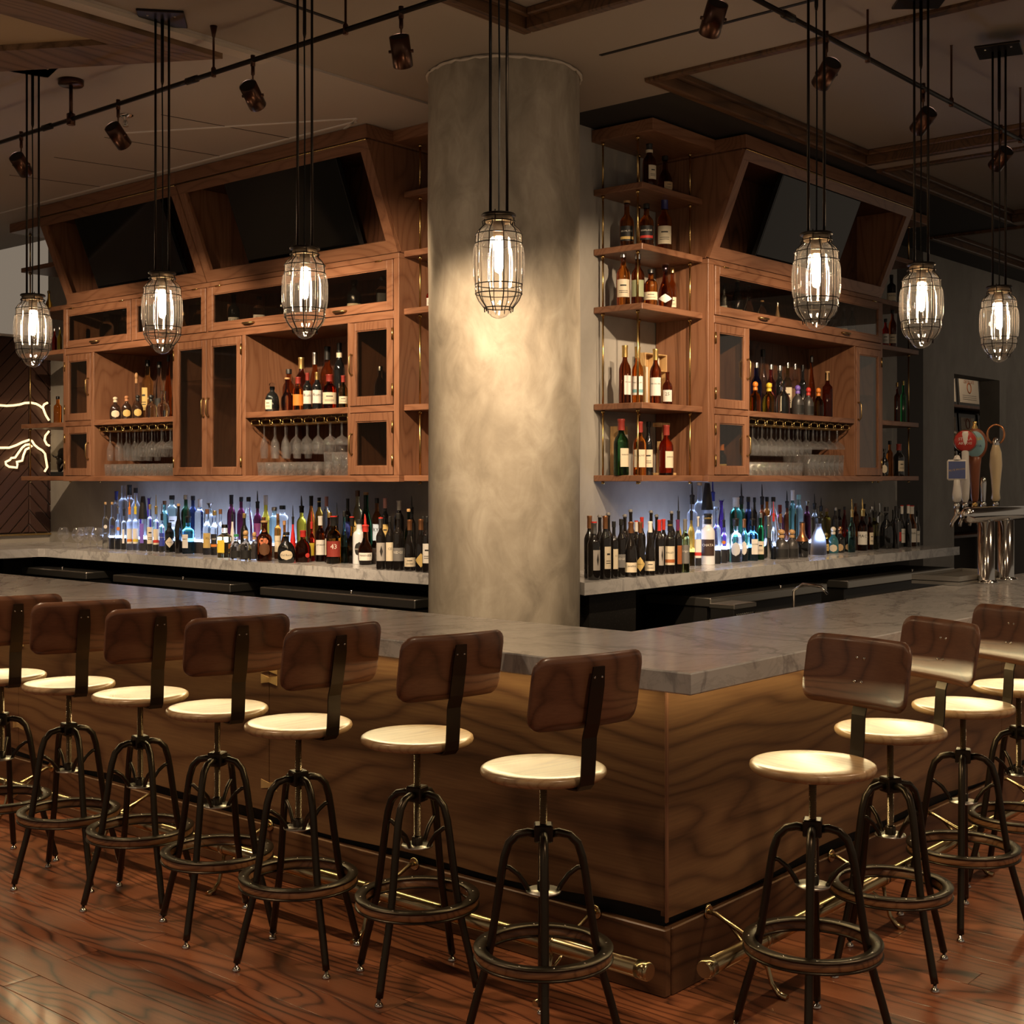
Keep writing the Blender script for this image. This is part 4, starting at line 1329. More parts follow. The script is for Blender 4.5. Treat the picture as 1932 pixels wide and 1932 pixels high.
LEFT_BOTTLES = [
(-9.238, 5.833, 1.075, 0.346, 0.0229, 'sq', 'clear', 'cork', 'dot:white', 'slim clear vodka bottle with cork stopper', '', 'front'),
(-9.163, 5.845, 1.075, 0.347, 0.0228, 'sq', 'clear', 'cork', 'dot:navy', 'slim clear vodka bottle with blue dot', '', 'front'),
(-9.093, 5.854, 1.075, 0.385, 0.0227, 'sq', 'clear', 'spout', 'dot:orange', 'slim clear vodka bottle with orange dot', '', 'front'),
(-9.022, 5.86, 1.075, 0.365, 0.0206, 'tall', 'clear', 'spoutblack', 'side:white', 'clear bottle with black neck and white label', '', 'front'),
(-8.925, 5.846, 1.075, 0.383, 0.0225, 'tall', 'frost', 'spoutorange', 'band:white+orange', 'frosted bottle, orange collar, orange striped label', '', 'front'),
(-8.868, 5.86, 1.075, 0.387, 0.0224, 'tall', 'frost', 'spoutyellow', 'band:white+yellow', 'frosted bottle, yellow collar, yellow striped label', '', 'front'),
(-8.766, 5.86, 1.075, 0.416, 0.0344, 'cone', 'clear', 'blackcone', 'side:violet', 'clear bottle under a tall black conical cap', '', 'front'),
(-8.675, 5.86, 1.075, 0.353, 0.0241, 'tall', 'clear', 'gold', 'band:cream', 'clear gold capped bottle with floral label', '', 'front'),
(-8.595, 5.86, 1.075, 0.394, 0.024, 'tall', 'clear', 'spoutgold', 'band:cream+red', 'clear bottle with red and cream label', '', 'front'),
(-8.52, 5.86, 1.075, 0.331, 0.0219, 'tall', 'clear', 'spoutblack', 'band:blue', 'clear bottle with blue lettered label', 'VODKA', 'front'),
(-8.424, 5.86, 1.075, 0.221, 0.0337, 'hex', 'black', 'black', 'diamond:cream', 'stubby black gin bottle with cream diamond label', 'DICKS', 'front'),
(-8.3183, 5.8663, 1.075, 0.298, 0.0295, 'gin', 'green', 'silver', 'band:cream', 'green gin bottle with red seal', '', 'front'),
(-8.178, 5.8512, 1.075, 0.316, 0.0448, 'sq', 'blue', 'spoutblack', 'edge:white', 'sky blue gin bottle with white side label', 'BOMBAY', 'front'),
(-7.96, 5.86, 1.075, 0.327, 0.0326, 'liq', 'clear', 'brown', 'band:gold', 'clear bottle, brown stopper, gold label', 'XL', 'front'),
(-7.872, 5.86, 1.075, 0.317, 0.0305, 'liq', 'clear', 'gold', 'band:black+orange', 'clear bottle with black and orange label', 'CAZUL', 'front'),
(-7.562, 5.714, 1.075, 0.229, 0.0535, 'sq', 'paleyellow', 'black', 'edge:yellow', 'square bottle of pale golden spirit', '', 'front'),
(-7.393, 5.684, 1.075, 0.168, 0.0437, 'squat', 'clear', 'green', 'band:black', 'squat clear bottle with green collar', '', 'front'),
(-7.245, 5.649, 1.075, 0.198, 0.0395, 'squat', 'clear', 'ballcork', 'band:black', 'squat clear bottle with orange ball stopper', '', 'front'),
(-7.263, 5.737, 1.075, 0.184, 0.0308, 'squat', 'clear', 'ballcork', '', 'squat clear bottle half hidden beside whiskey', '', 'front'),
(-7.045, 5.648, 1.075, 0.256, 0.0513, 'liq', 'dkamber', 'cork', 'oval:brown', 'large dark whiskey bottle with cork stopper', '', 'front'),
(-7.166, 5.86, 1.075, 0.307, 0.0236, 'tall', 'amber', 'brown', 'band:cream', 'amber bottle with cream wrap label', 'BUFFALO', 'front'),
(-6.7864, 5.6213, 1.075, 0.2, 0.0571, 'flask', 'black', 'black', 'oval:cream', 'dark rum flask with big cream oval', 'Del Barril', 'front'),
(-6.7456, 5.7267, 1.075, 0.209, 0.054, 'flask', 'dkamber', 'red', 'seal:red', 'dark round flask with red wax seal', '', 'front'),
(-6.801, 5.849, 1.075, 0.303, 0.0194, 'liq', 'red', 'spoutred', 'band:yellow', 'small red necked bottle with yellow band', '', 'front'),
(-6.724, 5.859, 1.075, 0.3, 0.0334, 'liq', 'dkamber', 'white', 'band:white', 'bourbon with white label and white cap', 'JIM BEAM', 'front'),
(-6.615, 5.842, 1.075, 0.327, 0.0331, 'liq', 'dkamber', 'gold', 'band:cream', 'whisky bottle with cream VO label', 'VO', 'front'),
(-6.4973, 5.7738, 1.075, 0.306, 0.0482, 'liq', 'gold', 'blackred', 'band:maroon', 'golden liqueur with maroon numbered label', '43', 'front'),
(-6.4203, 5.8633, 1.075, 0.302, 0.0327, 'dec', 'gold', 'blackred', '', 'ribbed bottle of golden liqueur', '', 'front'),
(-6.3399, 5.8533, 1.075, 0.287, 0.0427, 'jug', 'white', 'black', 'oval:black', 'white ceramic jug with black oval label', 'HOUSE', 'front'),
(-6.2521, 5.8248, 1.075, 0.295, 0.0476, 'dec', 'dkamber', 'spoutred', 'band:white', 'round orange liqueur bottle, red ribbon', 'MARNIER', 'front'),
(-5.859, 5.585, 1.075, 0.313, 0.0289, 'bord', 'wine', 'silverred', 'band:photo', 'wine bottle with horse picture label', '', 'front'),
(-5.791, 5.595, 1.075, 0.32, 0.0256, 'bord', 'wine', 'black', 'band:cream', 'wine bottle with narrow cream label', 'CS', 'front'),
(-5.715, 5.592, 1.075, 0.341, 0.0333, 'bord', 'wine', 'black', 'low:grey', 'wide wine bottle with gold ring emblem', 'RIDGE', 'front'),
(-5.631, 5.604, 1.075, 0.304, 0.0331, 'burg', 'wine', 'orange', 'low:cream', 'sloping wine bottle with orange foil', '', 'front'),
(-5.531, 5.5978, 1.075, 0.309, 0.0344, 'burg', 'wine', 'copper', 'diamond:gold', 'sloping wine bottle with gold diamond label', '', 'front'),
(-5.468, 5.5842, 1.075, 0.326, 0.028, 'bord', 'wine', 'black', 'band:white', 'wine bottle half hidden behind the column', '', 'front'),
(-9.322, 5.985, 1.175, 0.348, 0.0317, 'tall', 'frost', 'bluetall', '', 'frosted vodka bottle with tall blue cap', '', 'back'),
(-9.226, 5.985, 1.175, 0.395, 0.04, 'tall', 'frost', 'none', '', 'tall open frosted vodka bottle', '', 'back'),
(-9.298, 6.09, 1.175, 0.399, 0.0404, 'tall', 'frost', 'blacktall', '', 'tall frosted bottle with black neck sleeve', '', 'back'),
(-9.054, 5.985, 1.175, 0.375, 0.0354, 'liq', 'frost', 'striped', '', 'frosted bottle with black striped cap', '', 'back'),
(-8.874, 5.985, 1.175, 0.298, 0.0288, 'bell', 'violet', 'clearflare', '', 'violet bottle with flared glass top', '', 'back'),
(-8.667, 5.985, 1.175, 0.279, 0.0305, 'liq', 'teal', 'brown', '', 'pale teal bottle with brown cap', '', 'back'),
(-8.722, 6.09, 1.175, 0.319, 0.0411, 'jug', 'paleteal', 'blackband', 'band:white', 'broad pale teal bottle with banded cap', '', 'back'),
(-8.2717, 5.8337, 1.075, 0.346, 0.0254, 'liq', 'wine', 'cork', '', 'dark bottle with wooden stopper', '', 'middle'),
(-8.395, 5.985, 1.175, 0.326, 0.0359, 'liq', 'dkgreen', 'silver', '', 'dark green bottle with silver cap', '', 'back'),
(-8.452, 6.09, 1.175, 0.317, 0.0343, 'liq', 'navy', 'black', '', 'navy bottle with black cap', '', 'back'),
(-8.221, 5.985, 1.175, 0.296, 0.0375, 'tall', 'clear', 'white', '', 'tall clear round bottle with white stopper', '', 'back'),
(-8.098, 5.985, 1.175, 0.262, 0.0313, 'liq', 'clear', 'silverflare', '', 'clear bottle with silver flared stopper', '', 'back'),
(-7.777, 5.84, 1.075, 0.33, 0.0265, 'liq', 'clear', 'brown', '', 'clear bottle with brown cap', '', 'middle'),
(-7.842, 5.985, 1.175, 0.331, 0.0308, 'liq', 'plum', 'blacktall', '', 'plum liqueur with tall black capsule', '', 'back'),
(-7.64, 5.84, 1.075, 0.344, 0.0206, 'bell', 'cream', 'spoutblack', '', 'white plastic juice pourer', '', 'middle'),
(-7.864, 6.09, 1.175, 0.314, 0.0311, 'liq', 'plum', 'black', '', 'plum liqueur bottle with black cap', '', 'back'),
(-7.506, 5.84, 1.075, 0.305, 0.0279, 'liq', 'wine', 'gold', '', 'dark bottle with orange shoulder band', '', 'middle'),
(-7.643, 5.985, 1.175, 0.317, 0.0417, 'bell', 'clear', 'black', '', 'clear cone shouldered bottle with black cap', '', 'back'),
(-7.542, 5.985, 1.175, 0.333, 0.0283, 'liq', 'plum', 'spoutblack', 'band:plum', 'plum bottle with long steel spout', '', 'back'),
(-7.292, 5.84, 1.075, 0.283, 0.0293, 'liq', 'clear', 'orange', '', 'clear bottle with orange neck wrap', '', 'middle'),
(-7.45, 5.985, 1.175, 0.33, 0.0374, 'dec', 'yellow', 'whiteneck', '', 'yellow round bottle with white neck', '', 'back'),
(-7.354, 5.985, 1.175, 0.249, 0.0372, 'jug', 'paleteal', 'silver', '', 'pale blue jar shaped bottle', '', 'back'),
(-7.395, 6.09, 1.175, 0.258, 0.0433, 'jug', 'clear', 'blackwide', '', 'broad clear bottle with wide black cap', '', 'back'),
(-7.071, 5.84, 1.075, 0.262, 0.027, 'dec', 'amber', 'ballwood', 'band:black', 'whiskey bottle with wooden ball stopper', '', 'middle'),
(-6.982, 5.84, 1.075, 0.339, 0.0215, 'bell', 'redplastic', 'spoutblack', '', 'red plastic juice pourer', '', 'middle'),
(-7.064, 5.985, 1.175, 0.304, 0.0346, 'liq', 'yellow', 'spoutblack', '', 'yellow green liqueur with steel spout', '', 'back'),
(-6.964, 5.985, 1.175, 0.331, 0.0307, 'burg', 'amber', 'blacktall', '', 'amber brandy with long black neck', '', 'back'),
(-7.003, 6.09, 1.175, 0.318, 0.0274, 'bord', 'gold', 'blackgold', '', 'golden brandy with gold ringed cap', '', 'back'),
(-6.807, 5.985, 1.175, 0.328, 0.0268, 'tall', 'clear', 'pink', '', 'clear bottle with pale pink capsule', '', 'back'),
(-6.5447, 5.8448, 1.075, 0.359, 0.0225, 'liq', 'wine', 'spoutblack', 'band:red', 'dark bottle with red label and spout', '', 'middle'),
(-6.4787, 5.8475, 1.075, 0.336, 0.0258, 'dec', 'teal', 'black', '', 'teal green bottle with black cap', '', 'middle'),
(-6.596, 5.985, 1.175, 0.316, 0.0247, 'bord', 'wine', 'blacktall', 'band:blue', 'black bottle with tall gold ringed capsule', '', 'back'),
(-6.5, 5.985, 1.175, 0.37, 0.0332, 'liq', 'paleyellow', 'brown', 'edge:gold', 'tallest pale bottle with brown wooden cap', '', 'back'),
(-6.419, 5.985, 1.175, 0.342, 0.0452, 'bell', 'dkgreen', 'cork', '', 'broad shouldered dark green bottle', '', 'back'),
(-6.315, 5.985, 1.175, 0.322, 0.031, 'liq', 'amber', 'black', 'band:paleblue', 'amber whiskey with pale blue label', 'RYE', 'back'),
(-6.239, 5.985, 1.175, 0.323, 0.0257, 'liq', 'wine', 'pink', 'band:gold', 'dark bottle with pink tax strip', '', 'back'),
(-6.216, 6.09, 1.175, 0.305, 0.0328, 'bord', 'wine', 'white', '', 'large dark bottle with white capsule', '', 'back'),
(-5.736, 5.7, 1.075, 0.348, 0.0257, 'bord', 'dkgreen', 'cork', '', 'dark green wine bottle with pale cork', '', 'middle'),
(-5.994, 5.985, 1.175, 0.312, 0.0252, 'bord', 'wine', 'spoutblack', '', 'dark wine bottle with steel spout', '', 'back'),
(-5.612, 5.7, 1.075, 0.321, 0.0254, 'bord', 'wine', 'black', '', 'dark wine bottle behind gold diamond one', '', 'middle'),
]
RIGHT_BOTTLES = [
(5.856, 4.477, 1.075, 0.343, 0.0308, 'bord', 'wine', 'orange', '', 'wine bottle with bright orange foil', '', 'front'),
(5.762, 4.376, 1.075, 0.314, 0.0345, 'bord', 'wine', 'silverred', 'edgeR:photo', 'wine bottle with horse picture label', '', 'front'),
(5.837, 4.355, 1.075, 0.345, 0.0318, 'bord', 'wine', 'orange', 'edgeR:cream', 'wine bottle, orange foil, tall cream label', '', 'front'),
(5.922, 4.36, 1.075, 0.313, 0.0248, 'bord', 'wine', 'black', 'edgeR:cream', 'wine bottle with small cream label', 'CS', 'front'),
(6.0139, 4.3773, 1.075, 0.323, 0.0266, 'bord', 'wine', 'black', 'low:grey', 'wine bottle with gold striped label', 'RIDGE', 'front'),
(6.0701, 4.3497, 1.075, 0.307, 0.0341, 'burg', 'wine', 'orange', 'low:cream', 'sloping wine bottle, copper foil, large label', 'Cavatina', 'front'),
(6.158, 4.349, 1.075, 0.305, 0.0284, 'burg', 'wine', 'copper', 'diamond:gold', 'sloping wine bottle with gold diamond label', 'LIRANO', 'front'),
(6.239, 4.337, 1.075, 0.306, 0.0286, 'burg', 'wine', 'white', 'low:cream', 'sloping wine bottle with white foil', '', 'front'),
(6.332, 4.338, 1.075, 0.313, 0.0258, 'bord', 'wine', 'red', 'edgeR:photo', 'red topped wine bottle with picture label', '', 'front'),
(6.423, 4.327, 1.075, 0.308, 0.0306, 'bord', 'wine', 'blackgold', 'band:cream+rust', 'wine bottle with cream and rust label', 'VALLEY', 'front'),
(6.511, 4.331, 1.075, 0.309, 0.0247, 'bord', 'wine', 'plum', 'edgeR:rust', 'plum capped wine bottle with rust strip', '', 'front'),
(6.575, 4.323, 1.075, 0.311, 0.0264, 'bord', 'olive', 'grey', 'band:grey', 'green glass wine bottle with grey label', 'Grigio', 'front'),
(5.94, 4.47, 1.075, 0.334, 0.0266, 'bord', 'wine', 'stopper', '', 'dark wine bottle with grey vacuum stopper', '', 'middle'),
(6.02, 4.47, 1.075, 0.344, 0.0268, 'bord', 'wine', 'stopper', '', 'dark wine bottle with taller grey stopper', '', 'middle'),
(6.178, 4.47, 1.075, 0.332, 0.0272, 'bord', 'wine', 'stopper', '', 'wine bottle with grey stopper behind stripes', '', 'middle'),
(6.374, 4.57, 1.075, 0.354, 0.028, 'bord', 'wine', 'stopper', '', 'wine bottle with highest grey stopper', '', 'back'),
(6.29, 4.47, 1.075, 0.305, 0.023, 'bord', 'wine', 'whitered', '', 'wine bottle with white and red capsule', '', 'middle'),
(6.487, 4.57, 1.075, 0.32, 0.0236, 'bord', 'wine', 'red', '', 'wine bottle with red foil', '', 'back'),
(6.583, 4.57, 1.075, 0.344, 0.027, 'bord', 'wine', 'stopper', '', 'grey stoppered wine bottle behind white foil', '', 'back'),
(6.496, 4.47, 1.075, 0.325, 0.025, 'bord', 'wine', 'stopper', '', 'grey stoppered wine bottle beside red top', '', 'middle'),
(6.568, 4.47, 1.075, 0.308, 0.0252, 'bord', 'wine', 'red', '', 'wine bottle with dull red capsule', '', 'middle'),
(6.801, 4.57, 1.075, 0.336, 0.0259, 'bord', 'wine', 'stopper', '', 'grey stoppered wine bottle before gold bottles', '', 'back'),
(6.961, 4.6261, 1.075, 0.404, 0.0199, 'bord', 'gold', 'spoutblack', '', 'gold bottle with black pour spout', '', 'back'),
(7.1033, 4.6242, 1.075, 0.402, 0.0218, 'bord', 'gold', 'spoutblack', '', 'gold bottle with spout beside frosted one', '', 'back'),
(7.277, 4.73, 1.175, 0.399, 0.0343, 'tall', 'frost', 'spoutblack', '', 'frosted bottle with black neck and spout', '', 'back'),
(7.505, 4.82, 1.175, 0.404, 0.0369, 'tall', 'frost', 'cork', '', 'tall frosted bottle with cork stopper', '', 'back'),
(7.457, 4.73, 1.175, 0.422, 0.0383, 'cone', 'frost', 'blackcone', 'band:silver', 'frosted bottle under a black conical cap', 'Skyline', 'back'),
(7.668, 4.82, 1.175, 0.418, 0.0321, 'tall', 'frost', 'spoutblue', '', 'frosted bottle with blue neck sleeve', '', 'back'),
(7.63, 4.73, 1.175, 0.305, 0.0318, 'bell', 'violet', 'clearflare', '', 'violet bottle with flared glass top', '', 'back'),
(7.816, 4.73, 1.175, 0.321, 0.0431, 'jug', 'emerald', 'white', '', 'emerald bottle with white stopper', '', 'back'),
(8.038, 4.82, 1.175, 0.38, 0.0313, 'liq', 'dkgreen', 'spoutblack', '', 'dark green bottle with curved steel spout', '', 'back'),
(7.978, 4.73, 1.175, 0.323, 0.0291, 'liq', 'navy', 'black', '', 'navy bottle with square black cap', '', 'back'),
(8.213, 4.82, 1.175, 0.316, 0.0224, 'liq', 'wine', 'black', '', 'slender dark bottle with black cap', '', 'back'),
(8.164, 4.73, 1.175, 0.376, 0.0296, 'liq', 'dkamber', 'spoutblack', '', 'dark bottle with upright steel spout', '', 'back'),
(8.386, 4.82, 1.175, 0.318, 0.0284, 'liq', 'amber', 'black', '', 'amber bottle with black cap', '', 'back'),
(8.318, 4.73, 1.175, 0.319, 0.0411, 'bell', 'clear', 'black', '', 'clear cone shouldered bottle, black cap', '', 'back'),
(8.411, 4.73, 1.175, 0.262, 0.0283, 'liq', 'plum', 'maroon', '', 'plum bottle with maroon cap', '', 'back'),
(8.676, 4.82, 1.175, 0.33, 0.0271, 'liq', 'dkamber', 'spoutblack', '', 'dark bottle with black collar and spout', '', 'back'),
(8.595, 4.73, 1.175, 0.366, 0.0287, 'liq', 'teal', 'whiteneck', '', 'teal bottle with white neck label', '', 'back'),
(7.1397, 4.5968, 1.075, 0.31, 0.0218, 'sq', 'clear', 'white', 'band:white+red', 'clear bottle with white and red label', '', 'front'),
(7.259, 4.6002, 1.075, 0.325, 0.0458, 'jug', 'whiteglass', 'blackgold', 'band:darkbrown', 'white cream liqueur jar with dark label', 'CHATA', 'front'),
(7.382, 4.61, 1.075, 0.348, 0.0257, 'sq', 'clear', 'clear', '', 'clear vodka bottle with glass stopper', '', 'front'),
(7.468, 4.61, 1.075, 0.326, 0.0207, 'sq', 'clear', 'spoutblack', 'dot:orange', 'slim clear vodka bottle with orange dot', '', 'front'),
(7.605, 4.6041, 1.075, 0.333, 0.0419, 'liq', 'clear', 'spoutblack', 'oval:silver', 'broad clear gin bottle with silver medallion', '', 'front'),
(7.721, 4.61, 1.075, 0.28, 0.0265, 'liq', 'paleteal', 'copper', 'oval:white', 'pale green gin bottle with white oval', '', 'front'),
(7.817, 4.6051, 1.075, 0.326, 0.0409, 'sq', 'blue', 'spoutblack', 'edgeR:white', 'sky blue gin bottle with white side label', 'BOMBAY', 'front'),
(7.935, 4.61, 1.075, 0.316, 0.027, 'gin', 'green', 'silver', 'band:cream', 'green gin bottle with cream label', '', 'front'),
(8.0496, 4.6184, 1.075, 0.296, 0.0272, 'shaker', 'steel', 'none', '', 'polished steel cocktail shaker', '', 'front'),
(8.0424, 4.5716, 1.075, 0.362, 0.0181, 'liq', 'clear', 'spoutred', '', 'small bottle with red spout collar', '', 'middle'),
(8.1152, 4.5536, 1.075, 0.201, 0.0528, 'squat', 'smoke', 'ballcork', 'band:black', 'squat smoky bottle, ball cork, red ribbon', '', 'front'),
(8.184, 4.5988, 1.075, 0.305, 0.0275, 'dec', 'clear', 'orange', '', 'clear bottle with orange cork cap', '', 'middle'),
(8.2288, 4.5356, 1.075, 0.198, 0.0476, 'squat', 'smoke', 'ballcork', 'band:black', 'squat smoky bottle beside copper shouldered bottle', '', 'front'),
(8.376, 4.535, 1.075, 0.246, 0.0501, 'dec', 'black', 'coppercone', '', 'black round bottle with copper shoulders', '', 'front'),
(8.712, 4.5867, 1.075, 0.316, 0.0593, 'bell', 'frost', 'spoutblack', '', 'large frosted bell shaped bottle', '', 'front'),
(8.872, 4.61, 1.075, 0.151, 0.0233, 'liq', 'gold', 'gold', 'band:gold', 'small golden bottle beside frosted bell', '', 'front'),
(8.98, 4.6069, 1.075, 0.194, 0.0391, 'squat', 'tealdark', 'ballcream', 'oval:cream', 'squat teal bottle with cream stopper', '', 'front'),
(9.093, 4.61, 1.075, 0.195, 0.0355, 'squat', 'black', 'ballcopper', 'oval:tan', 'squat black bottle with copper stopper', '', 'front'),
(9.2349, 4.6101, 1.075, 0.187, 0.0359, 'squat', 'black', 'black', 'oval:tan', 'squat black bottle with black stopper', '', 'front'),
(9.456, 4.6075, 1.075, 0.368, 0.0385, 'liq', 'dkamber', 'spoutgold', 'band:white', 'whisky bottle with tall white label', 'MAC', 'front'),
(9.589, 4.61, 1.075, 0.28, 0.0266, 'liq', 'dkamber', 'black', 'edgeR:cream', 'dark amber bottle with spout', '', 'front'),
(9.672, 4.61, 1.075, 0.344, 0.035, 'jug', 'oliveglass', 'spoutblack', '', 'olive glass decanter with steel spout', '', 'front'),
(9.8423, 4.5938, 1.075, 0.325, 0.0522, 'flask', 'black', 'black', '', 'black cream liqueur jug', '', 'front'),
(10.002, 4.61, 1.075, 0.301, 0.0232, 'tall', 'wine', 'black', 'side:white', 'dark bottle with white vertical label', '', 'front'),
(10.099, 4.61, 1.075, 0.308, 0.0234, 'tall', 'wine', 'black', 'low:red', 'dark syrup bottle with red band', '', 'front'),
(10.1848, 4.6204, 1.075, 0.332, 0.0256, 'syrup', 'wine', 'whitered', 'band:white', 'dark fruit syrup bottle', 'MONIN', 'front'),
(10.335, 4.605, 1.075, 0.328, 0.041, 'syrup', 'orange', 'whitered', 'band:white', 'orange fruit syrup bottle', 'MONIN', 'front'),
(10.458, 4.61, 1.075, 0.332, 0.0218, 'syrup', 'clear', 'spoutblack', 'band:white', 'clear syrup bottle at the end', 'MONIN', 'front'),
(8.685, 4.73, 1.175, 0.331, 0.0308, 'jug', 'paleteal', 'aqua', '', 'pale aqua bottle with aqua cap', '', 'back'),
(8.809, 4.73, 1.175, 0.279, 0.0272, 'liq', 'plum', 'silverflare', '', 'plum bottle with silver flared stopper', '', 'back'),
(8.925, 4.73, 1.175, 0.31, 0.0275, 'liq', 'clear', 'spoutblack', '', 'clear bottle with spout over frosted bell', '', 'back'),
(9.2, 4.82, 1.175, 0.281, 0.0262, 'liq', 'paleyellow', 'spoutblack', '', 'pale yellow bottle with spout', '', 'back'),
(9.116, 4.73, 1.175, 0.225, 0.0279, 'tall', 'yellow', 'brown', '', 'yellow bottle with brown cap', '', 'back'),
(9.252, 4.73, 1.175, 0.231, 0.0241, 'liq', 'wine', 'silver', '', 'dark bottle with silver neck', '', 'back'),
(9.498, 4.82, 1.175, 0.211, 0.0227, 'liq', 'wine', 'black', '', 'dark slim bottle with black cap', '', 'back'),
(9.404, 4.73, 1.175, 0.234, 0.0244, 'bell', 'red', 'black', '', 'red conical bottle', '', 'back'),
(9.1911, 4.5638, 1.075, 0.368, 0.0258, 'liq', 'teal', 'spoutgold', '', 'teal bottle with gold collar and spout', '', 'middle'),
(9.591, 4.73, 1.175, 0.256, 0.0268, 'liq', 'amber', 'brown', '', 'amber bottle with tan capsule', '', 'back'),
(9.927, 4.82, 1.175, 0.246, 0.0276, 'liq', 'wine', 'black', '', 'dark bottle behind white labelled whisky', '', 'back'),
(9.867, 4.73, 1.175, 0.227, 0.0274, 'liq', 'clear', 'silver', '', 'clear bottle with silver cap', '', 'back'),
(10.034, 4.73, 1.175, 0.241, 0.0298, 'liq', 'clear', 'clear', '', 'clear ribbed decanter with glass stopper', '', 'back'),
(9.9027, 4.5425, 1.075, 0.333, 0.0251, 'liq', 'wine', 'black', '', 'dark bottle with tall black cap', '', 'middle'),
(10.1862, 4.5672, 1.075, 0.337, 0.0256, 'syrup', 'wine', 'whitered', '', 'dark syrup bottle behind the orange one', '', 'middle'),
]
